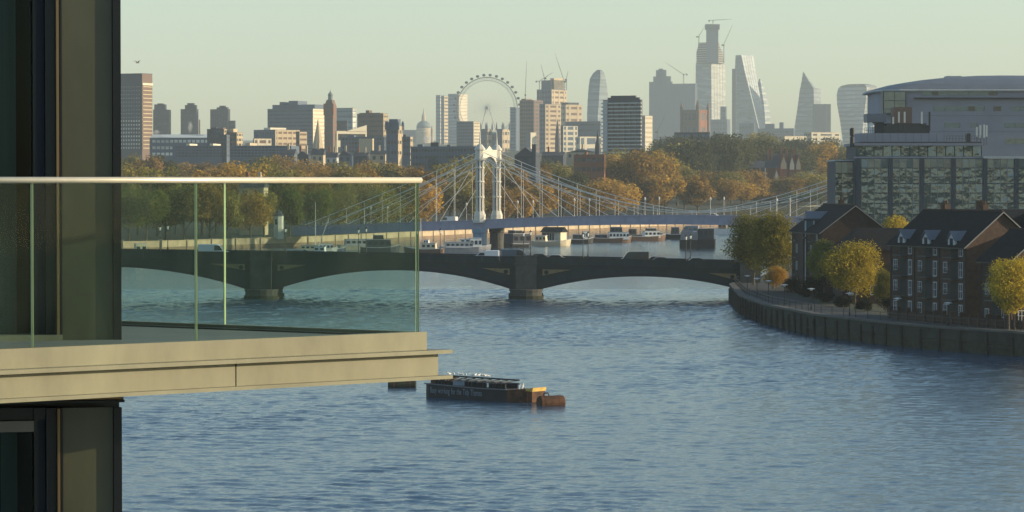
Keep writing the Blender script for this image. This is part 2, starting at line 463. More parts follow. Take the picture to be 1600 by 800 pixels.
# ---- the land: far side rising gently to the city, near side level with the promenade
mb = MB()
xs = [-6000, -3000, -1500, -900, -500, -300, -200, -100, -63, -34.6, 0, 53, 102, 200, 400, 600, 1200, 3000, 6000]
offs = [0, 30, 90, 200, 350, 550, 850, 1300, 2000, 3000, 4500, 6500, 9000]
rows = []
for x in xs:
    y0 = emb_y(x) + 0.35
    rows.append([(x, y, gz(y) - 0.05) for y in [min(y0 + o, 9500 + o * 0.01) for o in offs]])
nv = len(offs)
mb.add([p for r_ in rows for p in r_], [(i * nv + j, (i + 1) * nv + j, (i + 1) * nv + j + 1, i * nv + j + 1) for i in range(len(xs) - 1) for j in range(nv - 1)])
struct('ground', mb, m_earth)
mb = MB()
ysr = [-200, 0, 200, 300, 344, 353, 366, 390, 422, 457, 506, 560, 700, 900, 1200, 1480]
rows = [[(bank_x(y) + 0.3, y, 2.75), (bank_x(y) + 7.5, y, 2.75), (bank_x(y) + 30, y, 2.75), (bank_x(y) + 120, y, 2.75), (2500, y, 2.75)] for y in ysr]
mb.add([p for r_ in rows for p in r_], [(i * 5 + j, i * 5 + j + 1, (i + 1) * 5 + j + 1, (i + 1) * 5 + j) for i in range(len(ysr) - 1) for j in range(1, 4)], 1)
mb.add([p for r_ in rows for p in r_], [(i * 5, i * 5 + 1, (i + 1) * 5 + 1, (i + 1) * 5) for i in range(len(ysr) - 1)], 0)
struct('pavement', mb, [m_paving, m_earth])

# ---- far embankment wall (granite, lit by the sun), panel by panel
er = thing('embankment_wall', 'long sunlit granite river wall below the far tree row', 'wall', (0, 1153, 0))
pts = [(x, emb_y(x)) for x in (-300, -240, -180, -140, -100, -82, -63, -49, -34.6, -17, 0, 26, 53, 78, 102, 150, 200)]
for (x0, y0), (x1, y1) in zip(pts, pts[1:]):
    L_ = math.hypot(x1 - x0, y1 - y0); n = max(1, int(L_ / 11))
    for i in range(n):
        a = Vector((x0 + (x1 - x0) * i / n, y0 + (y1 - y0) * i / n, 0)); b_ = Vector((x0 + (x1 - x0) * (i + 1) / n, y0 + (y1 - y0) * (i + 1) / n, 0))
        g = (b_ - a).normalized() * 0.12
        mb = MB()
        mb.bar(a + g + Vector((0, 0, -1.2)), b_ - g + Vector((0, 0, -1.2)), 1.0, 4.6, 1)
        mb.bar(a + g + Vector((0, 0, 1.9)), b_ - g + Vector((0, 0, 1.9)), 0.8, 1.6, 0)
        mb.bar(a + g + Vector((0, 0, 2.82)), b_ - g + Vector((0, 0, 2.82)), 1.1, 0.24, 0)
        part('wall_panel', mb, [m_stone, m_stone_low], er, True)
        mb = MB(); mb.box(a.x - 0.55, a.x + 0.55, a.y - 0.75, a.y + 0.55, -3.4, 3.2)
        part('wall_pier', mb, m_stone, er, True)

# ---- near river wall with timber fenders
def bank_poly(y0, y1, step):
    out = []; y = y1
    while y > y0: out.append(Vector((bank_x(y), y, 0))); y -= step
    out.append(Vector((bank_x(y0), y0, 0)))
    return out
rw = thing('river_wall', 'dark mossy river wall with timber fenders below the brick houses', 'wall', (36.4, 506, 0))
bp_ = bank_poly(322, 512, 3.8)
for i, (a, b_) in enumerate(zip(bp_, bp_[1:])):
    t = (b_ - a).normalized(); nrm = Vector((t.y, -t.x, 0))
    if nrm.x > 0: nrm = -nrm
    mb = MB(); g = t * 0.05
    mb.bar(a + g + Vector((0, 0, -0.6)), b_ - g + Vector((0, 0, -0.6)), 0.9, 3.8, 0)
    mb.bar(a + g + nrm * 0.03 + Vector((0, 0, 1.95)), b_ - g + nrm * 0.03 + Vector((0, 0, 1.95)), 0.9, 1.24, 1)
    part('wall_panel', mb, [m_weed, m_bankwall], rw, True)
    mb = MB(); mb.bar(a + nrm * 0.08 + Vector((0, 0, 2.72)), b_ + nrm * 0.08 + Vector((0, 0, 2.72)), 1.2, 0.26)
    part('coping', mb, m_coping, rw, True)
    mb = MB(); c = a + nrm * 0.62
    w = 0.28 + 0.1 * rnd.random()
    mb.tube(c + Vector((0, 0, -2.5)), c + Vector((0.03 * rnd.random(), 0.1 * rnd.random(), 2.1 + 0.5 * rnd.random())), w * 0.62, w * 0.55, 7)
    part('fender_pile', mb, m_timber, rw, True)
    if i % 3 == 1:
        mb = MB(); mb.bar(a + nrm * 0.5 + Vector((0, 0, 0.9)), b_ + nrm * 0.5 + Vector((0, 0, 0.9)), 0.16, 0.22)
        part('waling_beam', mb, m_timber, rw, True)
# promenade railing
rl = thing('promenade_railing', 'thin dark railing along the top of the mossy river wall', 'railing', (36.4, 506, 2.85))
mb = MB()
for a, b_ in zip(bp_, bp_[1:]):
    o = Vector((0.35, 0, 0))
    mb.bar(a + o + Vector((0, 0, 3.85)), b_ + o + Vector((0, 0, 3.85)), 0.06, 0.06)
    mb.bar(a + o + Vector((0, 0, 3.4)), b_ + o + Vector((0, 0, 3.4)), 0.04, 0.04)
part('rail', mb, m_lamp_iron, rl, True)
pm = MB(); pm.box(-0.035, 0.035, -0.035, 0.035, 0, 1.05); pme = pm.mesh('post', m_lamp_iron)
for a in bp_:
    o = link('post', pme, rl, True); o.location = a + Vector((0.35, 0, 2.84))

# ================================================================== BALCONY AND BUILDING BESIDE THE CAMERA
FL = H - 1.06                     # balcony floor level
C0 = Vector((-0.66, 21.8)); ea = Vector((-2.42, -2.10)).normalized(); eb = Vector((-2.31, 1.72)).normalized()
na = Vector((-ea.y, ea.x)); na = na if na.y < 0 else -na      # outward normal of the front edge
nb = Vector((-eb.y, eb.x)); nb = nb if nb.x > 0 else -nb      # outward normal of the far edge
def corner(off):
    """outer corner of the two edges pushed out by off"""
    a0, b0 = C0 + na * off, C0 + nb * off
    det = ea.x * -eb.y + ea.y * eb.x
    r_ = b0 - a0
    s_ = (r_.x * -eb.y + r_.y * eb.x) / det
    return a0 + ea * s_
def ring(off_out, off_in, la=4.6, lb=4.2):
    co, ci = corner(off_out), corner(off_in)
    fa_o = C0 + ea * la + na * off_out; fa_i = C0 + ea * la + na * off_in
    fb_o = C0 + eb * lb + nb * off_out; fb_i = C0 + eb * lb + nb * off_in
    return [fa_o, co, ci, fa_i], [co, fb_o, fb_i, ci]
bal = thing('balcony', 'cream metal balcony with green glass balustrade on the dark apartment block', 'balcony', (C0.x, C0.y, FL - 0.5))
def ringpart(name, o0, i0, z0, z1, mat):
    for q in ring(o0, i0):
        mb = MB(); pts = [(p.x, p.y) for p in q]
        area = sum(pts[i][0] * pts[(i + 1) % 4][1] - pts[(i + 1) % 4][0] * pts[i][1] for i in range(4))
        if area < 0: pts.reverse()
        mb.prism(pts, z0, z1); part(name, mb, mat, bal, True)
ringpart('upstand', 0.035, -0.05, FL - 0.13, FL + 0.0, m_cream)
ringpart('flange', 0.15, -0.3, FL - 0.155, FL - 0.128, m_cream)
ringpart('flange', 0.15, -0.3, FL - 0.335, FL - 0.31, m_cream)
ringpart('gutter', -0.055, -0.16, FL - 0.12, FL - 0.02, m_gutter)
# fascia: two lengths along the front with an open joint, one along the far side
def edgebox(e, n_, s0, s1, o0, o1, z0, z1):
    q = [C0 + e * s0 + n_ * o0, C0 + e * s1 + n_ * o0, C0 + e * s1 + n_ * o1, C0 + e * s0 + n_ * o1]
    pts = [(p.x, p.y) for p in q]
    area = sum(pts[i][0] * pts[(i + 1) % 4][1] - pts[(i + 1) % 4][0] * pts[i][1] for i in range(4))
    if area < 0: pts.reverse()
    return MB().prism(pts, z0, z1)
sc0 = (corner(0.085) - C0 - na * 0.085).dot(ea)
for s0, s1 in ((sc0, 1.655), (1.665, 4.6)):
    part('fascia', edgebox(ea, na, s0, s1, 0.085, -0.05, FL - 0.311, FL - 0.154), m_cream, bal, True)
sc1 = (corner(0.085) - C0 - nb * 0.085).dot(eb)
part('fascia', edgebox(eb, nb, sc1 + 0.14, 4.2, 0.085, -0.05, FL - 0.311, FL - 0.154), m_cream, bal, True)
q = [C0, C0 + ea * 4.6, C0 + ea * 4.6 + eb * 4.2, C0 + eb * 4.2]
part('floor_slab', MB().prism([(p.x, p.y) for p in reversed(q)], FL - 0.30, FL - 0.06), m_tilefloor, bal, True)
part('paving', MB().prism([(p.x, p.y) for p in reversed([C0 + (ea + eb) * 0.17, C0 + ea * 4.6 + eb * 0.17, C0 + ea * 4.6 + eb * 4.2, C0 + eb * 4.2 + ea * 0.17])], FL - 0.059, FL - 0.03), m_tilefloor, bal, True)
# glass panes
def pane(e, n_, s0, s1):
    o = part('glass_pane', edgebox(e, n_, s0, s1, 0.0, -0.016, FL - 0.05, FL + 1.06), [m_balglass, m_glassedge], bal, True)
    me = o.data
    for p in me.polygons:
        nn = Vector((p.normal.x, p.normal.y))
        if abs(p.normal.z) > 0.5 or abs(nn.dot(e)) > 0.5: p.material_index = 1
def s_on_front(px):
    k = (px - 800) / F            # X = k*Y on the line C0+ea*s
    return (k * C0.y - C0.x) / (ea.x - k * ea.y)
def s_on_far(px):
    k = (px - 800) / F
    return (k * C0.y - C0.x) / (eb.x - k * eb.y)
j1, j2 = s_on_front(307), s_on_front(51)
for s0, s1 in ((0.0, j1 - 0.006), (j1 + 0.006, j2 - 0.006), (j2 + 0.006, 4.6)): pane(ea, na, s0, s1)
j3 = s_on_far(352)
for s0, s1 in ((0.018, j3 - 0.004), (j3 + 0.004, 4.2)): pane(eb, nb, s0, s1)
mb = MB()
c_ = C0 + (na + nb) * -0.008
z_ = FL + 1.075
mb.tube((c_.x - ea.x * 0.03, c_.y - ea.y * 0.03, z_), (*(c_ + ea * 4.6), z_), 0.021, n=12)
part('handrail', mb, m_steel, bal, True, True)
mb = MB(); mb.tube((*c_, z_), (*(c_ + eb * 4.2), z_), 0.021, n=12)
part('handrail', mb, m_steel, bal, True, True)

# the apartment block: cladding panels, window, storey band
WY = 21.25
ab = thing('apartment_block', 'dark apartment block with olive glazed panels and black window frames', 'building', (X(140, WY), WY, FL - 4), R(13))
def wx(px): return X(px, WY)
top = FL + 3.2
def wall_box(name, px0, px1, y0, y1, z0, z1, mat): return part(name, MB().box(wx(px0), wx(px1), y0, y1, z0, z1), mat, ab, True)
for z0, z1 in ((FL - 0.06, top), (FL - 3.6, FL - 0.50)):
    wall_box('cladding_panel', 97.5, 175.5, WY, WY + 0.04, z0, z1, m_olive)
    wall_box('corner_post', 176, 188.5, WY - 0.03, WY + 0.03, z0, z1, m_black)
    wall_box('panel_frame', 94, 97.2, WY - 0.012, WY + 0.05, z0, z1, m_black)
    wall_box('trim_strip', 88, 92.2, WY - 0.05, WY + 0.05, z0, z1, m_bronze)
    wall_box('window_jamb', 72, 87.5, WY + 0.02, WY + 0.2, z0, z1, m_black)
    wall_box('window_reveal', 58.5, 71.7, WY + 0.10, WY + 0.22, z0, z1, m_navy)
    wall_box('window_jamb', 53, 58.2, WY + 0.02, WY + 0.2, z0, z1, m_black)
    zt = z1 if z1 > FL else FL - 0.66
    w = wall_box('window', -60, 52.7, WY + 0.12, WY + 0.135, z0, zt, m_winglass)
    wall_box('curtain', -60, 4, WY + 0.34, WY + 0.36, z0, zt, m_curtain)
    wall_box('curtain', 5, 31, WY + 0.30, WY + 0.315, z0, zt, m_curtain)
    wall_box('blind', 31.5, 52, WY + 0.42, WY + 0.43, z0, zt, m_room)
    wall_box('room_wall', -60, 120, WY + 0.9, WY + 1.0, z0, z1, m_room)
for k in range(3):
    wall_box('storey_trim', -60, 189 + k * 1.3, WY - 0.05 - 0.02 * k, WY + 0.045, FL - 0.42 - 0.02 * k, FL - 0.405 - 0.02 * k, m_black if k % 2 == 0 else m_bronze)
wall_box('window_head', -60, 52.5, WY + 0.0, WY + 0.2, FL - 0.66, FL - 0.585, m_tilefloor)
wall_box('window_head', -60, 87, WY + 0.06, WY + 0.3, FL - 0.58, FL - 0.50, m_black)
part('threshold', MB().box(wx(-60), wx(96), WY - 0.08, WY + 0.3, FL - 0.0305, FL + 0.01), m_cream, ab, True)
# side return of the block, running back along the far balcony edge
qa = Vector((wx(186), WY + 0.045)); dr = Vector((-0.86, 0.51))
part('side_wall', MB().prism([(qa.x, qa.y), (qa.x + dr.x * 6, qa.y + dr.y * 6), (qa.x + dr.x * 6 - 0.1, qa.y + dr.y * 6 - 0.18), (qa.x - 0.1, qa.y)][::-1], FL - 3.6, top), m_black, ab, True)

# ================================================================== ROAD BRIDGE (dark iron arches, gold spandrel panels)
BY = 514.0                         # face nearest the camera
sb = F / BY
def bx(px): return X(px, BY)
def btop(x): return 7.07 - 0.0205 * (x - 2.1) - 0.000075 * (x - 2.1) ** 2
rb = thing('arch_bridge', 'dark iron road bridge on low arches with gold spandrel panels', 'bridge', (bx(822), BY, 0))
piers = [bx(822), bx(408), bx(408) - 51.5]
ends = [bx(1158)] + piers + [piers[-1] - 46]
springs = 1.55
BW = 12.5
def soffit(x, xa, xb, zc):
    m = (xa + xb) / 2; h = (xb - xa) / 2
    t = (x - m) / h
    return springs + (zc - springs) * (1 - abs(t) ** 2.05)
spans = []
for k in range(4):
    xb, xa = ends[k], ends[k + 1]
    xa2 = xa + 2.3; xb2 = xb - (2.3 if k else 0.2)
    zc = (3.75, 4.8, 5.35, 5.0)[k]
    spans.append((xa2, xb2, zc))
    n = 28
    xs_ = [xa2 + (xb2 - xa2) * i / n for i in range(n + 1)]
    for yf, nm in ((BY, 'spandrel_wall'), (BY + BW - 0.4, 'spandrel_wall')):
        mb = MB()
        for x0, x1 in zip(xs_, xs_[1:]):
            mb.prism_y([(x0, soffit(x0, xa2, xb2, zc) + 0.62), (x1, soffit(x1, xa2, xb2, zc) + 0.62), (x1, btop(x1) - 1.35), (x0, btop(x0) - 1.35)], yf + 0.12, yf + 0.4)
        part(nm, mb, m_iron, rb, True)
    # seven ribs under the deck
    for r_ in range(7):
        y0 = BY + r_ * (BW - 0.45) / 6
        mb = MB()
        for x0, x1 in zip(xs_, xs_[1:]):
            mb.prism_y([(x0, soffit(x0, xa2, xb2, zc)), (x1, soffit(x1, xa2, xb2, zc)), (x1, soffit(x1, xa2, xb2, zc) + 0.62), (x0, soffit(x0, xa2, xb2, zc) + 0.62)], y0 - 0.06, y0 + 0.45)
        part('arch_rib', mb, m_iron_d, rb, True)
    # gold triangles each side, framed
    for side in (-1, 1):
        if k == 0 and side == 1: xe = xb2 - 0.5
        else: xe = xa2 + 0.35 if side == -1 else xb2 - 0.35
        ln = 4.9 if k < 2 else 6.0
        s_ = 1 if side == -1 else -1
        zt = btop(xe) - 1.95
        tri = []
        def low(x): return soffit(x, xa2, xb2, zc) + 1.05
        p0, p1 = xe, xe + s_ * ln
        zt1 = btop(p1) - 1.95
        zb0 = max(low(p0 + s_ * 0.3), zt - 1.25)
        zb1 = max(min(low(p1), zt1 - 0.08), zt1 - 0.14)
        pts_ = [(p0, zb0), (p1, zb1), (p1, zt1), (p0, zt)]
        if s_ < 0: pts_.reverse()
        part('gold_panel', MB().prism_y(pts_, BY + 0.095, BY + 0.125), m_gold, rb, True)
        mb = MB()
        for (u0, v0), (u1, v1) in zip(pts_, pts_[1:] + pts_[:1]): mb.bar((u0, BY + 0.07, v0), (u1, BY + 0.07, v1), 0.14, 0.14)
        part('panel_frame', mb, m_iron_d, rb, True)
        rc = p0 + s_ * 0.75
        mb = MB(); mb.tube((rc, BY + 0.04, (zb0 + zt) / 2), (rc, BY + 0.13, (zb0 + zt) / 2), 0.36, n=14)
        part('roundel', mb, m_iron_d, rb, True)
# deck, parapet panels and cornice
xl, xr = ends[-1], ends[0] + 1.5
n = 60
mbD, mbC, mbC2 = MB(), MB(), MB()
for i in range(n):
    x0, x1 = xl + (xr - xl) * i / n, xl + (xr - xl) * (i + 1) / n
    mbD.prism_y([(x0, btop(x0) - 1.7), (x1, btop(x1) - 1.7), (x1, btop(x1) - 1.15), (x0, btop(x0) - 1.15)], BY + 0.42, BY + BW - 0.42)
    for mbx, yy in ((mbC, BY - 0.12), (mbC2, BY + BW - 0.3)):
        mbx.prism_y([(x0, btop(x0) - 1.38), (x1, btop(x1) - 1.38), (x1, btop(x1) - 1.14), (x0, btop(x0) - 1.14)], yy, yy + 0.42)
        mbx.prism_y([(x0, btop(x0) - 0.12), (x1, btop(x1) - 0.12), (x1, btop(x1)), (x0, btop(x0))], yy + 0.02, yy + 0.34)
part('roadway', mbD, m_asphalt, rb, True)
part('cornice', mbC, m_iron_d, rb, True); part('cornice', mbC2, m_iron_d, rb, True)
for i in range(n * 1):
    x0, x1 = xl + (xr - xl) * i / n, xl + (xr - xl) * (i + 1) / n
    for yy in (BY, BY + BW - 0.25):
        mb = MB().prism_y([(x0 + 0.12, btop(x0) - 1.14), (x1 - 0.12, btop(x1) - 1.14), (x1 - 0.12, btop(x1) - 0.11), (x0 + 0.12, btop(x0) - 0.11)], yy, yy + 0.12)
        mb.prism_y([(x0 - 0.11, btop(x0) - 1.14), (x0 + 0.11, btop(x0) - 1.14), (x0 + 0.11, btop(x0) - 0.11), (x0 - 0.11, btop(x0) - 0.11)], yy - 0.05, yy + 0.2)
        part('parapet_panel', mb, m_iron, rb, True)
# piers with rounded cutwaters
for pxx in piers:
    t = btop(pxx)
    pts_ = [(pxx - 2.7, BY + BW - 0.5), (pxx - 2.7, BY + 0.6)]
    for g in range(9):
        a = math.pi + math.pi * g / 8
        pts_.append((pxx + 2.7 * math.cos(a), BY + 0.2 + 2.2 * math.sin(a)))
    pts_ += [(pxx + 2.7, BY + 0.6), (pxx + 2.7, BY + BW - 0.5)]
    part('pier', MB().prism(pts_, -3, 1.3), m_granite, rb, True)
    big = [(pxx + (x - pxx) * 1.09, BY + 4 + (y - BY - 4) * 1.06) for x, y in pts_]
    part('pier_base', MB().prism(big, -3, 0.55), m_weed, rb, True)
    part('pier_cap', MB().prism([(pxx + (x - pxx) * 1.05, BY + 4 + (y - BY - 4) * 1.03) for x, y in pts_], 1.3, 1.62), m_granite, rb, True)
    mb = MB(); mb.box(pxx - 1.75, pxx + 1.75, BY - 0.75, BY + BW + 0.5, 1.62, t - 1.4)
    mb.box(pxx - 1.95, pxx + 1.95, BY - 0.9, BY + 0.3, t - 1.4, t - 1.12)
    mb.box(pxx - 1.8, pxx + 1.8, BY - 0.7, BY + 0.2, t - 1.12, t + 0.02)
    mb.box(pxx - 1.98, pxx + 1.98, BY - 0.85, BY + 0.3, t + 0.02, t + 0.2)
    part('pilaster', mb, m_granite, rb, True)
    part('pier_wall', MB().box(pxx - 2.55, pxx + 2.55, BY + 0.2, BY + BW - 0.5, 1.62, t - 1.42), m_iron, rb, True)
ax = ends[0]
mb = MB(); mb.box(ax - 0.2, ax + 3.2, BY - 0.9, BY + BW + 0.4, -3, btop(ax) + 0.15)
part('abutment', mb, m_granite, rb, True)

# street lamps along both parapets
def make_lamp():
    t = thing('bridge_lamp', '', 'street lamp', (0, 0, 0))
    mb = MB().lathe([(0.17, 0), (0.17, 0.25), (0.09, 0.35), (0.075, 1.2), (0.10, 1.25), (0.06, 1.35), (0.05, 3.3)], n=8)
    part('column', mb, m_lamp_iron, t, smooth=False)
    mb = MB().bar((-0.32, 0, 3.25), (0.32, 0, 3.25), 0.05, 0.05); mb.lathe([(0.06, 3.3), (0.13, 3.42)], n=8)
    part('crossbar', mb, m_lamp_iron, t)
    mb = MB().lathe([(0.13, 3.42), (0.23, 3.95)], n=6)
    part('lantern', mb, m_lampglass, t)
    mb = MB().lathe([(0.27, 3.95), (0.12, 4.15), (0.03, 4.35)], n=6)
    part('lantern_cap', mb, m_lamp_iron, t)
    return t
lamp0 = make_lamp()
lampspots = [(652, 0), (688, 1), (818, 0), (829, 1), (911, 0), (919, 1), (1072, 0), (1079, 1), (250, 0), (262, 1), (446, 0), (560, 0), (572, 1)]
names = {652: 'at the end of the glass balustrade', 688: 'in front of the white moored cruiser', 818: 'rising from the bridge pier, nearer of the pair', 829: 'beside the pier lamp on the opposite parapet',
         911: 'nearer of the pair between van and pier', 919: 'farther of the pair between van and pier', 1072: 'nearer of the pair below the grey pontoon', 1079: 'farther of the pair below the grey pontoon',
         250: 'seen through the glass near the olive wall panel', 262: 'second one seen through the glass from the olive wall', 446: 'seen through the glass right of the bridge pier', 560: 'seen through the glass under the cable bridge end', 572: 'seen through the glass beside the cable bridge end'}
for i, (px, side) in enumerate(lampspots):
    o = lamp0 if i == 0 else copy_tree(lamp0)
    yy = BY + 0.1 + side * (BW - 0.2); x = X(px, yy)
    o.location = (x, yy, btop(x))
    tag(o, 'slim black bridge lamp ' + names[px], 'street lamp', 'lamps on the arch bridge parapets')

# ------------------------------------------------------------------ vehicles on the bridges
def wheel_mesh():
    mb = MB(); mb.tube((0, -0.1, 0), (0, 0.1, 0), 0.32, n=12); return mb
m_tyre = M('tyre', (0.02, 0.02, 0.02), 0.9)
m_rim = M('wheel_rim', (0.35, 0.35, 0.35), 0.4, metal=0.8)
tyre_me = wheel_mesh().mesh('tyre', m_tyre)
rim_me = MB().tube((0, -0.115, 0), (0, 0.115, 0), 0.19, n=10).mesh('rim', m_rim)
def vehicle(name, label, cat, loc, rot, kind, paint, group=None):
    t = thing(name, label, cat, loc, rot, group)
    if kind == 'van':
        prof = [(-2.6, 0.35), (2.55, 0.35), (2.6, 0.75), (2.45, 1.05), (1.75, 1.2), (1.0, 2.15), (0.7, 2.3), (-2.5, 2.32), (-2.6, 2.2)]
        gl = [(1.62, 1.28), (1.02, 2.08), (0.15, 2.08), (0.15, 1.28)]; ax_ = (-1.6, 1.65); hw = 0.95
    elif kind == 'pickup':
        prof = [(-2.5, 0.35), (2.45, 0.35), (2.5, 0.8), (2.3, 1.02), (1.4, 1.12), (0.75, 1.7), (0.5, 1.78), (-0.1, 1.8), (-0.25, 2.0), (-2.4, 2.0), (-2.5, 1.9)]
        gl = [(1.22, 1.16), (0.72, 1.64), (0.0, 1.64), (0.0, 1.16)]; ax_ = (-1.5, 1.55); hw = 0.9
    else:
        prof = [(-2.15, 0.32), (2.15, 0.32), (2.2, 0.6), (2.05, 0.85), (1.05, 0.98), (0.35, 1.42), (0.0, 1.5), (-1.1, 1.48), (-1.75, 1.05), (-2.2, 0.95)]
        gl = [(0.88, 1.02), (0.3, 1.38), (-1.05, 1.38), (-1.55, 1.05)]; ax_ = (-1.35, 1.35); hw = 0.87
    rings = [[(x, y, z if abs(y) < hw * 0.95 else z) for x, z in prof] for y in ()]
    cz = sum(z for _, z in prof) / len(prof)
    rings = []
    for y, k in ((-hw, 0.93), (-hw * 0.9, 1.0), (hw * 0.9, 1.0), (hw, 0.93)):
        rings.append([(x * k, y, cz + (z - cz) * k) for x, z in prof])
    part('body', MB().loft(rings), paint, t)
    for y0, y1 in ((-hw - 0.012, -hw + 0.03), (hw - 0.03, hw + 0.012)):
        part('side_window', MB().prism_y(gl[::-1], y0, y1), m_pane, t)
    i = [k for k in range(len(prof)) if prof[k][1] > 0.9 and prof[k][0] > 0.2][:3]
    p0, p1 = gl[0], gl[1]
    mb = MB(); mb.bar((p0[0] + 0.1, -0.0, p0[1] + 0.02), (p1[0] + 0.1, 0, p1[1] + 0.02), hw * 1.6, 0.05)
    part('windscreen', mb, m_pane, t)
    for y in (-hw + 0.08, hw - 0.08):
        for x in ax_:
            w = link('wheel', tyre_me, t); w.location = (x, y, 0.32); link('rim', rim_me, w)
        mb = MB(); mb.box(prof[1][0] - 0.15, prof[1][0] + 0.06, y * 0.8 - 0.14, y * 0.8 + 0.14, 0.62, 0.76)
        part('headlight', mb, m_lampglass, t)
    return t
p_white = M('white_car_paint', (0.62, 0.65, 0.70), 0.25, var=0.03, spec=0.6)
p_blue = M('blue_grey_car_paint', (0.05, 0.08, 0.13), 0.25, var=0.05, spec=0.6)
p_dark = M('dark_car_paint', (0.025, 0.027, 0.03), 0.25, var=0.05, spec=0.6)
p_silver = M('silver_car_paint', (0.28, 0.29, 0.3), 0.3, var=0.05, spec=0.6)
p_red = M('dark_red_car_paint', (0.12, 0.02, 0.02), 0.3, var=0.05, spec=0.6)
def on_bridge(px, lane):
    yy = BY + lane; x = X(px, yy); return (x, yy, btop(x) - 1.15)
FLEET = [('pickup_truck', 'white pickup with covered bed on the dark bridge beside the pier', 'truck', 757, 3.5, 180, 'pickup', p_white),
         ('van', 'blue grey van on the dark bridge above the pier', 'van', 806, 4, 0, 'van', p_blue),
         ('car', 'dark car on the bridge just behind the blue grey van', 'car', 838, 9, 180, 'car', p_dark),
         ('car', 'silver roofed car on the bridge between van and lamp pair', 'car', 864, 5, 180, 'car', p_silver),
         ('van', 'dark grey panel van crossing the bridge toward the pier', 'van', 990, 4, 180, 'van', p_dark),
         ('car', 'dark red car close behind the dark panel van', 'car', 1021, 8.5, 180, 'car', p_red),
         ('car', 'dark saloon car on the bridge behind the panel van', 'car', 1036, 5, 0, 'car', p_dark),
         ('car', 'dark car on the bridge beside the tall lamp pair', 'car', 1092, 6, 0, 'car', p_dark),
         ('van', 'pale blue van seen through the glass on the dark bridge', 'van', 334, 4, 0, 'van', p_white)]
for nm, lb, ct, px, lane, rot, kd, pt in FLEET:
    vehicle(nm, lb, ct, on_bridge(px, lane), R(rot + (0.6 if rot else -0.6)), kd, pt, 'vehicles on the arch bridge')

# ================================================================== CABLE BRIDGE (pale towers, lilac deck)
AD, AX = 909.0, -7.0
AROT = -R(24)
cb = thing('cable_bridge', 'pale ornate cable bridge with twin column tower and lilac deck', 'bridge', (AX, AD, 0), AROT)
def adeck(t):
    if t < 0: return 8.5 + 0.037 * t
    if t > 130: return 8.5 - 0.037 * (t - 130)
    return 10.2 - 0.0004 * (t - 65) ** 2
mbs = {}
ts = list(range(-62, 190, 4))
for yy, nm in ((-6.2, 'girder'), (5.9, 'girder')):
    for t0, t1 in zip(ts, ts[1:]):
        mb = MB().prism_y([(t0 + 0.06, adeck(t0) - 2.5), (t1 - 0.06, adeck(t1) - 2.5), (t1 - 0.06, adeck(t1) - 0.25), (t0 + 0.06, adeck(t0) - 0.25)], yy, yy + 0.3)
        part('girder_panel', mb, m_lilac, cb)
    mb = MB()
    for t0, t1 in zip(ts, ts[1:]):
        mb.prism_y([(t0, adeck(t0) - 0.25), (t1, adeck(t1) - 0.25), (t1, adeck(t1)), (t0, adeck(t0))], yy - 0.2, yy + 0.5)
        mb.prism_y([(t0, adeck(t0) - 2.75), (t1, adeck(t1) - 2.75), (t1, adeck(t1) - 2.5), (t0, adeck(t0) - 2.5)], yy - 0.2, yy + 0.5)
        mb.box(t0 - 0.14, t0 + 0.14, yy - 0.12, yy + 0.4, adeck(t0) - 2.5, adeck(t0) - 0.25)
    part('girder_flange', mb, m_lilac, cb)
mb = MB()
for t0, t1 in zip(ts, ts[1:]): mb.prism_y([(t0, adeck(t0) - 1.6), (t1, adeck(t1) - 1.6), (t1, adeck(t1) - 1.0), (t0, adeck(t0) - 1.0)], -5.9, 5.9)
part('roadway', mb, m_asphalt, cb)
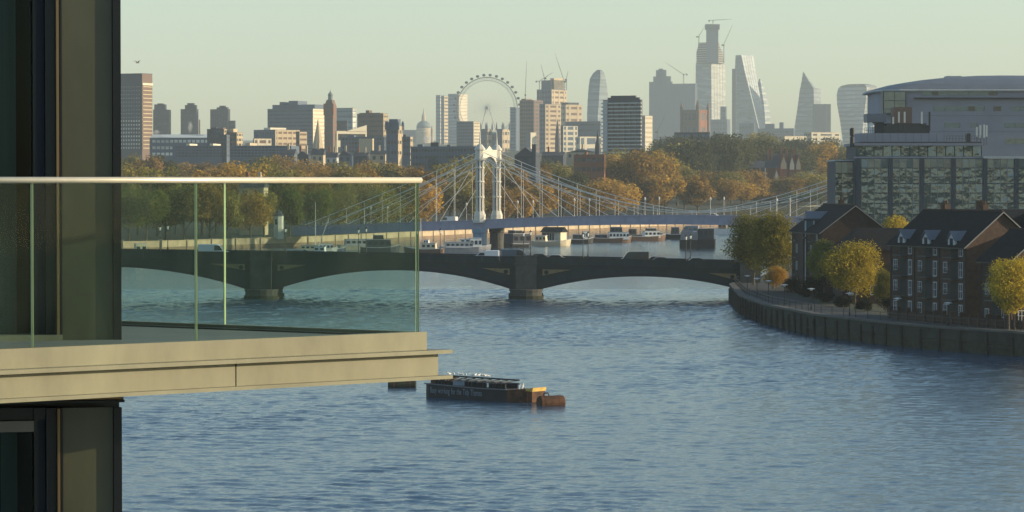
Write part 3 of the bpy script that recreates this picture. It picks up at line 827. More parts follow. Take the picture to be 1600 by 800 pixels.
# tower columns: clustered shafts round a core, octagonal head and finial
def column_mesh(nm):
    core = MB().lathe([(1.0, 0), (1.0, 15.8)], n=8)
    return core
for tx in (0.0, 130.0):
    zd = adeck(tx)
    for yy in (-6.0, 6.0):
        mb = MB().lathe([(2.1, -3), (2.1, zd - 4.0), (2.35, zd - 3.8), (2.35, zd - 2.6)], (tx, yy, 0), 16)
        part('pier', mb, m_granite if yy > 0 else m_bluepaint, cb)
        mb = MB().lathe([(2.0, 0), (2.0, 0.8), (1.75, 1.0), (1.75, 2.2), (1.45, 3.0), (1.35, 3.4)], (tx, yy, zd - 0.9), 8)
        part('column_base', mb, m_pinkwhite, cb)
        mb = MB().lathe([(0.72, 0), (0.72, 15.2)], (tx, yy, zd + 2.4), 8)
        part('column_core', mb, m_bluepaint, cb)
        for k in range(8):
            g = math.pi * 2 * (k + 0.5) / 8
            c = (tx + 1.02 * math.cos(g), yy + 1.02 * math.sin(g), zd + 2.4)
            mb = MB().lathe([(0.3, 0), (0.24, 0.5), (0.22, 14.6), (0.3, 15.0)], c, 8)
            part('column_shaft', mb, m_pinkwhite, cb)
        for z in (4.0, 8.5, 12.6):
            mb = MB().lathe([(1.2, 0), (1.4, 0.15), (1.4, 0.4), (1.2, 0.55)], (tx, yy, zd + 2.4 + z), 8)
            part('column_ring', mb, m_pinkwhite, cb)
        mb = MB().lathe([(1.25, 0), (1.65, 0.4), (1.65, 0.9), (1.4, 1.1), (1.35, 3.0), (1.6, 3.2), (1.6, 3.6), (1.15, 4.2), (0.8, 4.7), (0.28, 5.0), (0.2, 6.2), (0.08, 8.4)], (tx, yy, zd + 17.3), 8)
        part('column_head', mb, m_pinkwhite if yy > 0 else [m_pinkwhite], cb)
    # portal arch between the columns
    mb = MB(); n = 12
    for i in range(n):
        y0, y1 = -4.9 + 9.8 * i / n, -4.9 + 9.8 * (i + 1) / n
        def arch(y): return zd + 15.0 + 3.6 * math.sqrt(max(0, 1 - (y / 4.95) ** 2))
        mb.prism_x([(y0, arch(y0)), (y1, arch(y1)), (y1, zd + 20.2), (y0, zd + 20.2)], tx - 0.55, tx + 0.55)
    mb.box(tx - 0.75, tx + 0.75, -4.9, 4.9, zd + 20.2, zd + 20.6)
    mb.prism_x([(-2.2, zd + 20.6), (2.2, zd + 20.6), (0, zd + 21.8)], tx - 0.4, tx + 0.4)
    part('portal_arch', mb, m_pinkwhite, cb)
# main cables, stays and hangers in both planes
for yy in (-6.05, 6.05):
    zt = adeck(0) + 20.3
    def maincab(t):
        if t < 0: u = -t / 58.0; return zt + (adeck(-58) + 0.3 - zt) * (u ** 0.93)
        u = (t - 65) / 65.0
        return adeck(65) + 0.9 + (zt - adeck(65) - 0.9) * abs(u) ** 1.55
    def maincab2(t):
        if t < 0: u = -t / 50.0; return zt - 1.6 + (adeck(-50) + 0.2 - zt + 1.6) * min(1, u) ** 0.95
        u = (t - 65) / 65.0
        return adeck(65) + 0.55 + (zt - 2.2 - adeck(65) - 0.55) * abs(u) ** 1.75
    for fn, t0, t1 in ((maincab, 0, 130), (maincab, -58, 0), (maincab2, 0, 130), (maincab2, -50, 0)):
        n = 26
        pts_ = [(t0 + (t1 - t0) * i / n, yy, fn(t0 + (t1 - t0) * i / n)) for i in range(n + 1)]
        part('main_cable', MB().path(pts_, 0.10, 5), m_rod, cb)
    for tw, sg in ((0, 1), (0, -1), (130, -1)):
        for k, ln in enumerate((14, 25, 36, 47)):
            if sg < 0 and tw == 0: ln *= 0.93
            te = tw + sg * ln
            part('stay_rod', MB().tube((tw, yy, adeck(0) + 19.2 - k * 0.15), (te, yy, adeck(te) - 0.1), 0.08, n=5), m_rod, cb)
    for t in [-50, -44, -38, -32, -26, -20, -14, -8, 8, 14, 20, 26, 32, 38, 44, 50, 56, 62, 68, 74, 80, 86, 92, 98, 104, 110, 116, 122]:
        if maincab(t) - adeck(t) > 0.7:
            part('hanger_rod', MB().tube((t, yy, adeck(t)), (t, yy, maincab(t)), 0.055, n=4), m_rod, cb)
    for t in (-36, -4.5, 12, 30, 52, 72, 92, 112):
        mb = MB().lathe([(0.12, 0), (0.06, 0.4), (0.05, 4.2), (0.22, 4.4), (0.26, 4.8), (0.05, 5.2)], (t, yy * 0.93, adeck(t)), 6)
        part('deck_lamp', mb, m_rod, cb)
def on_cable(t, y): 
    c, s_ = math.cos(AROT), math.sin(AROT)
    return (AX + c * t - s_ * y, AD + s_ * t + c * y, adeck(t) - 1.0)
vehicle('van', 'white box van on the lilac deck beside the pale tower', 'van', on_cable(-12, -2), AROT + math.pi, 'van', m_white, 'vehicles on the cable bridge')
vehicle('car', 'small white car on the lilac deck near midspan', 'car', on_cable(72, -2.5), AROT, 'car', m_white, 'vehicles on the cable bridge')
# toll booth at the left bridgehead
tb = thing('toll_booth', 'small pale octagonal booth at the end of the cable bridge', 'kiosk', (*on_cable(-66, -8)[:2], 2.4), AROT)
part('booth_wall', MB().lathe([(1.5, 0), (1.5, 7.0)], n=8), m_pinkwhite, tb)
part('booth_roof', MB().lathe([(1.9, 7.0), (1.2, 7.8), (0.2, 8.9)], n=8), m_bk_roof, tb)
part('booth_window', MB().box(-0.4, 0.4, -1.52, -1.3, 4.4, 6.0), m_bk_win, tb)

# ================================================================== BARGE, BUOYS
bd = 273.0
p_stern = P(662, 608, dist_water(612)); p_bow = P(840, 628, dist_water(633))
ds, db = dist_water(621), dist_water(631)
A = Vector((X(663, ds), ds, 0)); B = Vector((X(827, db), db, 0))
Lb = (B - A).length; head = math.atan2((B - A).y, (B - A).x)
bg = thing('debris_barge', 'long black barge with white painted slogan and rusty bow', 'barge', A, head)
bg.scale = (1, 0.52, 0.62)
hb = 2.45                                # half beam; local x runs from stern to bow, near side is y = 0, far side y = 2*hb
secs = []
for x, wy, zlo, zhi in ((0, 0.82, -0.6, 2.05), (0.5, 0.97, -0.7, 1.98), (Lb * 0.5, 1.0, -0.7, 1.72), (Lb - 2.6, 1.0, -0.7, 1.75), (Lb - 0.9, 0.9, -0.5, 1.95), (Lb, 0.7, 0.1, 2.1)):
    a, b_ = hb - hb * wy, hb + hb * wy
    secs.append([(x, a, zlo), (x, b_, zlo), (x, b_, zhi), (x, a, zhi)])
part('hull', MB().loft(secs[:-2]), m_hull, bg)
part('bow', MB().loft(secs[-3:]), m_rust, bg)
part('sunlit_bow_band', MB().loft([[(Lb - 0.5, 0.2, 1.75), (Lb - 0.5, 4.7, 1.75), (Lb - 0.5, 4.7, 2.06), (Lb - 0.5, 0.2, 2.06)], [(Lb + 0.06, 0.6, 1.65), (Lb + 0.06, 4.3, 1.65), (Lb + 0.14, 4.2, 2.2), (Lb + 0.14, 0.7, 2.2)]]), m_bargeyellow, bg)  # yellow band: sunlight on the bow top put into the colour
for y0 in (0.0, 2 * hb):
    part('gunwale', MB().path([(0, y0, 2.03), (Lb * 0.5, y0, 1.76), (Lb - 2.6, y0, 1.78)], 0.09, 6), m_bargegrey, bg)
# open hold with frames and side rails
part('hold_floor', MB().box(0.8, Lb - 2.8, 0.5, 4.4, 1.6, 1.8), m_hull, bg)
for y0 in (0.55, 4.2):
    part('coaming', MB().box(0.9, Lb - 3.0, y0, y0 + 0.16, 1.75, 2.55), m_hull, bg)
rme = MB().box(-0.05, 0.05, 0, 0.16, 0, 0.95).mesh('hold_frame', m_hull)
rep('hold_frame', rme, bg, [(1.2 + k * (Lb - 4.6) / 22, 0.36, 1.82) for k in range(23)])
part('top_rail', MB().path([(0.9, 4.3, 3.05), (Lb - 3.0, 4.3, 2.95)], 0.12, 6), m_hull, bg)
part('top_rail', MB().path([(3.6, 0.3, 2.7), (Lb - 4.5, 0.3, 2.62), (Lb - 1.4, 0.5, 2.75)], 0.05, 6), m_bargegrey, bg)
for k in range(9):
    x = 1.2 + k * (Lb - 4.6) / 8
    part('cross_beam', MB().bar((x, 0.6, 2.7), (x, 4.3, 2.85), 0.14, 0.14), m_hull, bg)
part('notice_board', MB().box(Lb * 0.27, Lb * 0.38, 0.2, 0.26, 1.98, 2.62), m_letter, bg)
part('stern_locker', MB().box(0.2, 1.9, 1.2, 4.3, 1.95, 3.0), m_rust, bg)
for x, y0 in ((Lb - 5.0, 0.4), (Lb - 1.5, 0.7), (Lb - 1.5, 1.5), (Lb - 2.6, 4.2)):
    part('bollard', MB().lathe([(0.12, 0), (0.10, 0.45), (0.14, 0.48), (0.14, 0.58)], (x, y0, 1.95), 8), m_white, bg)
part('mooring_chain', MB().path([(Lb - 0.3, 0.3, 1.5), (Lb - 0.25, 0.0, 0.6), (Lb - 0.2, -0.05, -0.3)], 0.05, 5), m_rust, bg)
fc = bpy.data.curves.new('lettering', 'FONT'); fc.body = 'Busy working for the Tidy Thames'
fc.size = 1.25; fc.extrude = 0.01; fc.space_word = 1.35
fc.materials.append(m_letter)
ft = bpy.data.objects.new('lettering_text', fc); col.objects.link(ft)
bpy.context.view_layer.update()
fme = bpy.data.meshes.new_from_object(ft.evaluated_get(bpy.context.evaluated_depsgraph_get()))
bpy.data.objects.remove(ft)
wdt = max(v.co.x for v in fme.vertices)
fo = link('lettering', fme, bg)
fo.scale = ((Lb * 0.50) / wdt, 1.0, 1.0)
fo.location = (Lb * 0.055, -0.035, 0.72); fo.rotation_euler = (R(90), R(0.6), 0)
def gull(loc, rot, label=None):
    t = thing('gull', label or 'white gull standing in a row along the barge rail', 'bird', loc, rot, 'gulls perched on the barge'); t.scale = (0.75, 0.75, 0.75)
    sec = [(-0.32, 0.02, 0.10), (-0.15, 0.07, 0.13), (0.05, 0.11, 0.16), (0.18, 0.09, 0.20), (0.24, 0.055, 0.30), (0.29, 0.05, 0.33), (0.34, 0.02, 0.31), (0.42, 0.008, 0.29)]
    rings = [[(x, r_ * math.cos(a), z + r_ * math.sin(a)) for a in [i * math.pi / 4 for i in range(8)]] for x, r_, z in sec]
    part('body', MB().loft(rings), m_bird, t)
    mb = MB(); mb.tube((0, 0.04, 0), (0, 0.04, 0.1), 0.012, n=4); mb.tube((0, -0.04, 0), (0, -0.04, 0.1), 0.012, n=4)
    part('legs', mb, m_bird_d, t)
    return t
ca, sa = math.cos(head), math.sin(head)
def on_barge(x, y, z): return (A.x + ca * x - sa * y * 0.52, A.y + sa * x + ca * y * 0.52, z * 0.62)
for k, x in enumerate((1.6, 2.4, 3.6, 4.0, 4.6, 5.6, 5.9, 6.3, 7.0, 7.5, 7.9, 8.2, 8.7)):
    x *= Lb / 19.0
    gull(on_barge(x, 4.3 + 0.05 * rnd.random(), 3.05 + 0.12), rnd.random() * 6)

def buoy(name, label, px, py, ln, r_, rot, mat):
    d = dist_water(py); t = thing(name, label, 'buoy', (X(px, d), d, 0), rot)
    mb = MB(); rings = []
    for x, k in ((-ln / 2, 0.86), (-ln / 2 + 0.12, 1.0), (ln / 2 - 0.12, 1.0), (ln / 2, 0.86)):
        rings.append([(x, k * r_ * math.cos(a), 0.42 * r_ + k * r_ * math.sin(a)) for a in [i * math.pi / 9 for i in range(18)]])
    part('drum', mb.loft(rings), mat, t)
    for x in (-ln * 0.28, ln * 0.28):
        rg = [[(x + dx, 1.03 * r_ * math.cos(a), 0.42 * r_ + 1.03 * r_ * math.sin(a)) for a in [i * math.pi / 9 for i in range(18)]] for dx in (-0.06, 0.06)]
        part('hoop', MB().loft(rg), m_rust, t)
    part('mooring_ring', MB().path([(-0.3 * ln, 0, 1.4 * r_), (-0.28 * ln, 0, 1.75 * r_), (-0.12 * ln, 0, 1.78 * r_), (-0.08 * ln, 0, 1.4 * r_)], 0.06, 5), m_hull, t)
    return t
buoy('mooring_buoy', 'rusty cylindrical mooring buoy floating off the barge bow', 861, 634, 2.35, 0.62, R(22), m_rust)
buoy('mooring_buoy', 'dark weedy mooring float half hidden under the balcony edge', 628, 606, 2.7, 0.48, R(2), m_weed)

# ================================================================== MOORED BOATS BEYOND
def boat(name, label, px, py, ln, rot, hull, cabins, beam=None, free=1.2, deck=None, mast=None, cat='boat', flare=0.5, band=None):
    d = dist_water(py); bm_ = beam or ln * 0.24
    t = thing(name, label, cat, (X(px, d), d, 0), R(rot), 'boats moored beyond the arch bridge')
    rings = []
    for u in (-1, -0.92, -0.5, 0, 0.5, 0.78, 0.93, 1.0):
        w = bm_ / 2 * (0.86 if u < -0.95 else (1.0 if u < 0.4 else max(0.06, 1 - ((u - 0.4) / 0.6) ** 1.8)))
        z = free * (1 + flare * max(0, u) ** 2 + 0.12 * u * u)
        x = u * ln / 2
        rings.append([(x - (0.08 * ln * max(0, u - 0.6)), -w * 0.75, -0.5), (x - (0.08 * ln * max(0, u - 0.6)), w * 0.75, -0.5), (x, w * 0.96, z * 0.72), (x, w, z), (x, -w, z), (x, -w * 0.96, z * 0.72)])
    part('hull', MB().loft(rings), hull, t)
    # rubbing strake
    mb = MB()
    for s_ in (4, 3): mb.path([r_[s_] for r_ in rings], 0.09, 5)
    part('rubbing_strake', mb, band or m_whitedull, t)
    for (x0, x1, z0, z1, wf, mat, nw) in cabins:
        zb = free * 1.0 + z0
        cab = part('cabin', MB().loft([[(x0, -bm_ / 2 * wf, zb - 0.4), (x1, -bm_ / 2 * wf, zb - 0.4), (x1, bm_ / 2 * wf, zb - 0.4), (x0, bm_ / 2 * wf, zb - 0.4)], [(x0 + 0.1, -bm_ / 2 * wf * 0.95, free + z1), (x1 - 0.25, -bm_ / 2 * wf * 0.95, free + z1), (x1 - 0.25, bm_ / 2 * wf * 0.95, free + z1), (x0 + 0.1, bm_ / 2 * wf * 0.95, free + z1)]]), mat, t)
        link('cabin_roof', MB().box(x0 - 0.1, x1 + 0.02, -bm_ / 2 * wf * 1.02, bm_ / 2 * wf * 1.02, free + z1, free + z1 + 0.12).mesh('cabin_roof', m_whitedull), cab)
        for k in range(nw):
            ww = (x1 - x0) / nw
            xc = x0 + ww * (k + 0.5)
            hgt = (z1 - z0) * 0.42; zc = free + z0 + (z1 - z0) * 0.55
            for s_ in (-1, 1):
                yy = s_ * bm_ / 2 * wf * 0.985
                link('window', MB().box(xc - ww * 0.3, xc + ww * 0.3, min(yy, yy + s_ * 0.05), max(yy, yy + s_ * 0.05), zc - hgt / 2, zc + hgt / 2).mesh('window', m_pane), cab)
    if mast:
        part('mast', MB().tube((mast[0], 0, free), (mast[0] + mast[2], 0, free + mast[1]), 0.12, 0.06, 6), m_rod, t)
    return t
m_hullbrown = M('brown_boat_hull', (0.13, 0.075, 0.05), 0.6, var=0.25, scale=0.8)
m_hullgrey = M('grey_boat_hull', (0.25, 0.26, 0.28), 0.5, var=0.12, scale=0.8)
m_hullblue = M('blue_boat_hull', (0.04, 0.06, 0.12), 0.5, var=0.15, scale=0.8)
m_wood = M('varnished_cabin', (0.30, 0.17, 0.07), 0.5, var=0.2, scale=1)
m_cabcream = M('cream_cabin', (0.62, 0.54, 0.38), 0.5, var=0.08, scale=1)
boat('river_cruiser', 'white two deck river cruiser moored at the foot of the pale tower', 727, 394, 14.5, 6, m_hullgrey, [(-5.6, 2.2, 0, 1.5, 0.85, m_whitedull, 6), (1.2, 4.6, 0, 2.6, 0.8, m_white, 3), (-1.5, 1.2, 1.4, 2.3, 0.6, m_white, 2)], beam=4.2, free=1.3)
boat('motor_boat', 'small cream cabin boat with tall mast beside the glass balustrade end', 662, 396, 11, 172, m_hullbrown, [(-3.5, 0.5, 0, 1.6, 0.8, m_cabcream, 3), (-1.5, 0.0, 1.5, 2.5, 0.6, m_white, 2)], beam=3.2, free=1.2, mast=(0.8, 8.5, 0))
boat('houseboat', 'dark timber houseboat stack right of the tower pier', 810, 386, 8, 30, m_hull, [(-3.5, 3.0, 0, 3.0, 0.95, m_bk_dark, 3), (-2.5, 0.5, 3.0, 4.0, 0.7, m_plant, 1)], beam=6.0, free=1.0)
boat('houseboat', 'cream pontoon houseboat with dark pitched roof', 862, 384, 12, -8, m_cabcream, [(-4.8, -1.5, 0, 1.8, 0.8, m_cabcream, 3)], beam=6, free=1.3)
d_ = dist_water(382); hp = thing('boat_house', 'dark pitched roof shed standing on the cream pontoon', 'shed', (X(866, d_), d_, 1.3), R(-24))
part('wall', MB().box(-3.2, 3.2, -2.4, 2.4, 0, 2.6), m_cabcream, hp)
part('roof', MB().prism_x([(-3.0, 2.6), (3.0, 2.6), (0, 4.2)], -3.6, 3.6), m_slate, hp)
for k in range(5): part('post', MB().box(2.0 - k * 0.9, 2.14 - k * 0.9, -2.62, -2.45, 0, 2.6), m_whitedull, hp)
part('opening_shade_panel', MB().box(-3.1, 0.9, -2.44, -2.39, 0.1, 2.3), m_hull, hp)  # flat black panel, the shade inside the shed as colour
boat('work_boat', 'black tug with white wheelhouse between the houseboats', 908, 380, 8, 8, m_hull, [(-2.6, 0.4, 0, 1.6, 0.8, m_bk_dark, 2), (0.4, 2.2, 0, 2.6, 0.6, m_white, 2)], beam=3.4, free=1.2)
boat('houseboat', 'brown hulled houseboat with long white saloon and dark awning', 956, 378.5, 13, 4, m_hullbrown, [(-1.0, 5.6, 0, 1.9, 0.85, m_white, 6), (-0.5, 3.4, 1.9, 3.6, 0.75, m_bk_dark, 3), (-5.5, -1.5, 0, 1.2, 0.7, m_bk_dark, 2)], beam=4.2, free=1.3)
boat('dutch_barge', 'brown dutch barge with cream cabin and rounded bow', 1012, 376, 12.5, 12, m_hullbrown, [(-1.5, 4.0, 0, 1.8, 0.85, m_white, 4), (-0.5, 2.8, 1.7, 2.7, 0.7, m_bk_dark, 3)], beam=4.2, free=1.4)
boat('work_boat', 'black hulled lighter wedged between the two brown houseboats', 986, 375, 8, 176, m_hull, [(-2, 1, 0, 2.0, 0.7, m_hullbrown, 2)], beam=4, free=1.7)
boat('work_boat', 'black lighter behind the bow of the cream cabin barge', 1048, 373.5, 10, 176, m_hull, [(-3, 0, 0, 2.4, 0.7, m_bk_dark, 2)], beam=4, free=1.6)
boat('motor_cruiser', 'bright white motor cruiser beside the yellow sunlit cabin', 1143, 366, 16, -6, m_white, [(-5, -2, 0, 2.4, 0.7, m_wood, 2), (-1.5, 3.5, 0, 2.2, 0.8, m_cabcream, 4)], beam=4.5, free=2.0)
boat('motor_boat', 'low blue boat with white cabin seen through the glass balustrade', 512, 396, 10, 10, m_hullblue, [(-2.5, 1.5, 0, 1.5, 0.8, m_white, 4)], beam=3.2, free=1.1)
boat('sailing_barge', 'pale hulled sailing barge with bare mast seen through the glass', 487, 397, 14, 5, m_whitedull, [(-3, 2, 0, 1.2, 0.7, m_cabcream, 4)], beam=4, free=1.2, mast=(1.0, 13, 0))
boat('sailing_boat', 'small boat with raking spar beside the sailing barge', 497, 399, 8, 170, m_hullbrown, [(-2, 1, 0, 1.3, 0.7, m_white, 2)], beam=2.8, free=1.0, mast=(0.5, 9, -3.5))
boat('houseboat', 'dark green houseboat behind the dark edge of the glass', 594, 394, 11, 8, m_bk_dark, [(-4, 3, 0, 2.2, 0.85, m_bk_dark, 4), (-2, 1, 2.2, 3.4, 0.6, m_plant, 2)], beam=4, free=1.3)
boat('houseboat', 'pale cabin houseboat seen through the glass under the lilac deck', 560, 390, 12, 12, m_cabcream, [(-4, 4, 0, 1.8, 0.85, m_whitedull, 5)], beam=4, free=1.2)
boat('motor_boat', 'white cabin launch at the far end of the glass', 222, 403, 7, 20, m_whitedull, [(-2, 1, 0, 2.6, 0.8, m_cabcream, 2)], beam=3, free=1.0)
# grey pontoon landing stage in midstream
d_ = dist_water(388); pn = thing('landing_stage', 'grey pontoon with two dark floats and glazed cabin in midstream', 'pontoon', (X(1090, d_), d_, 0), R(-6))
part('float', MB().box(-5.2, 0.1, -2.5, 6, -0.5, 2.5), m_hull, pn)
part('float', MB().box(0.3, 5.2, -2.2, 6, -0.5, 2.7), m_hull, pn)
part('deck_house', MB().loft([[(-5.0, -2.2, 2.5), (0.2, -2.2, 2.5), (0.2, 5.5, 2.5), (-5.0, 5.5, 2.5)], [(-4.8, -2.0, 4.8), (0.2, -2.0, 4.8), (0.2, 5.5, 4.8), (-4.8, 5.5, 4.8)], [(-3.6, -1.2, 6.7), (0.2, -1.2, 6.7), (0.2, 5.5, 6.7), (-3.6, 5.5, 6.7)]]), m_hullgrey, pn)
part('deck_house', MB().box(0.3, 4.9, -1.8, 5.5, 2.7, 5.8), m_bk_dark, pn)
for k in range(3): part('window', MB().box(-3.9 + k * 1.35, -2.8 + k * 1.35, -1.75, -1.5, 5.0, 6.2), m_tealpane, pn)
for k in range(3): part('window', MB().box(0.7 + k * 1.4, 1.7 + k * 1.4, -1.83, -1.78, 3.9, 5.2), m_pane, pn)
part('life_raft', MB().box(-1.2, -0.2, -2.05, -1.8, 4.85, 5.1), m_white, pn)
part('railing', MB().path([(-4.9, -2.1, 5.5), (4.9, -1.7, 6.6)], 0.05, 4), m_whitedull, pn)

# ================================================================== TREES
def crown_data(seed, nleaf, leaf, nl=13, wide=0.40, low=0.16):
    """leaf-sized faces spread over and inside a cloud of lobes; crown between z=low and z=1"""
    rs = np.random.RandomState(seed)
    cz = (1 + low) / 2; hz_ = (1 - low) / 2
    lob = []
    for i in range(nl):
        a = rs.rand() * 6.28; u = rs.rand() ** 0.6
        v = rs.uniform(-0.72, 0.78)
        rr = math.sqrt(max(0.05, 1 - v * v)) * u * 0.68
        lob.append((wide * rr * math.cos(a), wide * rr * math.sin(a), cz + hz_ * v * 0.72, rs.uniform(0.30, 0.46) * wide * 1.15, rs.uniform(0.8, 1.15)))
    lob = np.array(lob)
    pick = rs.choice(nl, nleaf, p=(lob[:, 3] ** 2) / (lob[:, 3] ** 2).sum())
    d = rs.randn(nleaf, 3); d /= np.linalg.norm(d, axis=1)[:, None]
    r = lob[pick, 3] * (rs.rand(nleaf) ** 0.28) * (1 + 0.10 * rs.randn(nleaf))
    c = lob[pick, :3] + d * r[:, None] * np.stack([np.ones(nleaf), np.ones(nleaf), lob[pick, 4]], 1)
    nrm = d * 0.9 + rs.randn(nleaf, 3) * 0.55 + np.array([0, 0, 0.25]); nrm /= np.linalg.norm(nrm, axis=1)[:, None]
    t = np.cross(nrm, rs.randn(nleaf, 3)); t /= np.linalg.norm(t, axis=1)[:, None]
    b = np.cross(nrm, t)
    s = leaf * rs.uniform(0.6, 1.35, nleaf)[:, None]
    v = np.stack([c - t * s - b * s * 0.45, c + t * s * 0.2 - b * s * 0.75, c + t * s + b * s * 0.3, c - t * s * 0.1 + b * s * 0.8], 1).reshape(-1, 3)
    return v
def crown_mesh(seed, nleaf, leaf, **k):
    v = crown_data(seed, nleaf, leaf, **k).astype(np.float32); n = len(v) // 4
    me = bpy.data.meshes.new('crown')
    me.vertices.add(len(v)); me.vertices.foreach_set('co', v.ravel())
    me.loops.add(len(v)); me.loops.foreach_set('vertex_index', np.arange(len(v), dtype=np.int32))
    me.polygons.add(n); me.polygons.foreach_set('loop_start', (np.arange(n) * 4).astype(np.int32))
    me.update(calc_edges=True)
    me.materials.append(L_ORANGE)
    return me
def trunk_mesh(seed, th=0.020):
    q = random.Random(seed); mb = MB()
    mb.tube((0, 0, -0.03), (0.004, 0.002, 0.28), th, th * 0.7, 8); mb.tube((0.004, 0.002, 0.28), (0.01, -0.005, 0.55), th * 0.7, th * 0.4, 7)
    for i in range(7):
        a = q.random() * 6.28; z0 = q.uniform(0.16, 0.42); r_ = q.uniform(0.14, 0.26)
        e = (r_ * math.cos(a), r_ * math.sin(a), z0 + q.uniform(0.18, 0.34))
        mb.tube((0.004, 0, z0), e, th * 0.45, th * 0.16, 6)
        mb.tube(e, (e[0] * 1.35, e[1] * 1.35, e[2] + 0.13), th * 0.16, th * 0.06, 4)
    me = mb.mesh('trunk', m_bark); return me
CROWN = [crown_mesh(20 + i, 3600, 0.021, wide=w, low=lo, nl=nl) for i, (w, lo, nl) in enumerate([(0.42, 0.14, 15), (0.38, 0.12, 13), (0.46, 0.18, 17), (0.36, 0.10, 14), (0.44, 0.12, 19), (0.40, 0.2, 12)])]
CROWN_N = [crown_mesh(60 + i, 22000, 0.0115, wide=w, low=lo, nl=nl) for i, (w, lo, nl) in enumerate([(0.44, 0.16, 26), (0.40, 0.2, 22), (0.46, 0.14, 30)])]
TRUNK = [trunk_mesh(i) for i in range(3)]
def tree(name, label, loc, h, width, leaf, group=None, near=False, k=None):
    t = thing(name, label, 'tree', loc, rnd.random() * 6.28, group)
    tr = link('trunk', TRUNK[rnd.randrange(3)], t)
    me = (CROWN_N if near else CROWN)[k if k is not None else rnd.randrange(3 if near else 6)]
    cr = link('crown', me, t)
    cr.material_slots[0].link = 'OBJECT'; cr.material_slots[0].material = leaf
    sx = width / (0.66 if near else 0.74)
    t.scale = (sx, sx, h)
    return t
def prof(tab, px): return lerp(tab, px)
R1 = [(150, 290), (190, 285), (260, 292), (330, 278), (400, 300), (470, 282), (540, 285), (610, 285), (680, 275), (720, 272), (770, 292), (830, 282), (880, 285), (930, 276), (980, 272), (1030, 264), (1080, 270), (1130, 272), (1180, 288), (1230, 304), (1290, 290), (1340, 290)]
R2 = [(150, 255), (190, 255), (230, 250), (300, 262), (340, 256), (430, 250), (520, 264), (575, 254), (640, 252), (700, 248), (760, 262), (850, 254), (900, 264), (960, 242), (1030, 228), (1060, 242), (1110, 264), (1160, 262), (1210, 284), (1270, 264), (1340, 252)]
R3 = [(150, 236), (190, 237), (255, 237), (300, 252), (345, 244), (390, 250), (430, 237), (480, 247), (560, 252), (640, 247), (720, 243), (800, 248), (860, 243), (920, 246), (960, 232), (1000, 226), (1040, 226), (1080, 214), (1120, 210), (1180, 212), (1240, 218), (1300, 224), (1350, 226)]
LAND = [(10, 'first behind the dark apartment block'), (41, 'second behind the dark apartment block'), (72, 'third behind the dark apartment block'), (103, 'fourth behind the dark apartment block'), (134, 'fifth behind the dark apartment block'), (165, 'beside the olive wall'), (196, 'below the slab tower'), (227, 'below the lit edge of the slab tower'), (258, 'below the leftmost dark tower'), (289, 'below the middle dark tower'), (320, 'below the thin chimney'), (351, 'below the grey stair tower'), (382, 'right of the grey stair tower'), (413, 'below the low cream block'), (444, 'below the tan stone office'), (475, 'below the small tan wing'), (506, 'below the brick campanile'), (537, 'below the wedge roofed hall'), (568, 'below the brown office cube'), (599, 'left of the church tower'), (630, 'below the turreted house'), (661, 'below the cathedral dome'), (692, 'below the slim towers by the wheel'), (723, 'below the striped slab'), (754, 'behind the pale bridge tower'), (785, 'right of the pale bridge tower'), (816, 'below the gabled slate house'), (847, 'below the half built tower'), (878, 'below the white gridded block'), (909, 'below the bulging glass tower'), (940, 'left of the balconied tower'), (971, 'below the balconied tower'), (1002, 'below the pale yellow block'), (1033, 'below the stepped hazy tower'), (1064, 'below the broad hazy slab'), (1095, 'below the tallest tower'), (1126, 'below the small grey tower'), (1157, 'below the wedge shaped tower'), (1188, 'below the bullet shaped tower'), (1219, 'below the red brick mansion'), (1250, 'below the pointed tower'), (1281, 'below the dark square tower'), (1312, 'below the flared tower'), (1343, 'beside the glass office')]
def row(tab, x0, x1, step, dist, wpx, pal, names, group):
    px = x0; free = list(LAND)
    while px < x1:
        p = px + rnd.uniform(-0.3, 0.3) * step
        d = dist(p) * rnd.uniform(0.985, 1.03)
        g = gz(d) - 0.4
        h = Z(prof(tab, p) + rnd.uniform(-5, 4), d) - g
        w = wpx(p) * rnd.uniform(0.85, 1.2) / (F / d)
        i = pal(p)
        lm = min(free or LAND, key=lambda q: abs(q[0] - p))
        if lm in free: free.remove(lm)
        tree(names[i][0], names[i][1] + ', ' + lm[1], (X(p, d), d, g), h, w, names[i][2], group)
        px += step
def pick(tab):
    def f(p):
        ws = tab(p); r_ = rnd.random() * sum(ws)
        for i, w in enumerate(ws):
            r_ -= w
            if r_ <= 0: return i
        return 0
    return f
row(R1, 10, 1345, 31, lambda p: emb_at(p) + 26, lambda p: 66,
    pick(lambda p: (0.9, 0.5, 3, 2) if p < 640 else ((3, 0.8, 1, 0.4) if p < 900 else (3, 2, 0.5, 0.1))),
    [('plane_tree', 'russet plane tree in the riverside row', L_ORANGE), ('plane_tree', 'golden plane tree in the riverside row', L_GOLD), ('plane_tree', 'olive green plane tree in the riverside row', L_OLIVE), ('plane_tree', 'green plane tree in the riverside row', L_GREEN)], 'front row of trees behind the far river wall')
row(R2, 12, 1345, 33, lambda p: emb_at(p) + 120, lambda p: 70,
    pick(lambda p: (2, 0.4, 2, 1) if p < 640 else ((2.5, 0.6, 1.5, 0.8) if p < 940 else (2, 3, 1.2, 0.2))),
    [('park_tree', 'russet tree in the second row', L_ORANGE), ('park_tree', 'golden tree in the second row', L_GOLD), ('park_tree', 'olive tree in the second row', L_OLIVE), ('park_tree', 'dark green tree in the second row', L_DARK)], 'second row of trees')
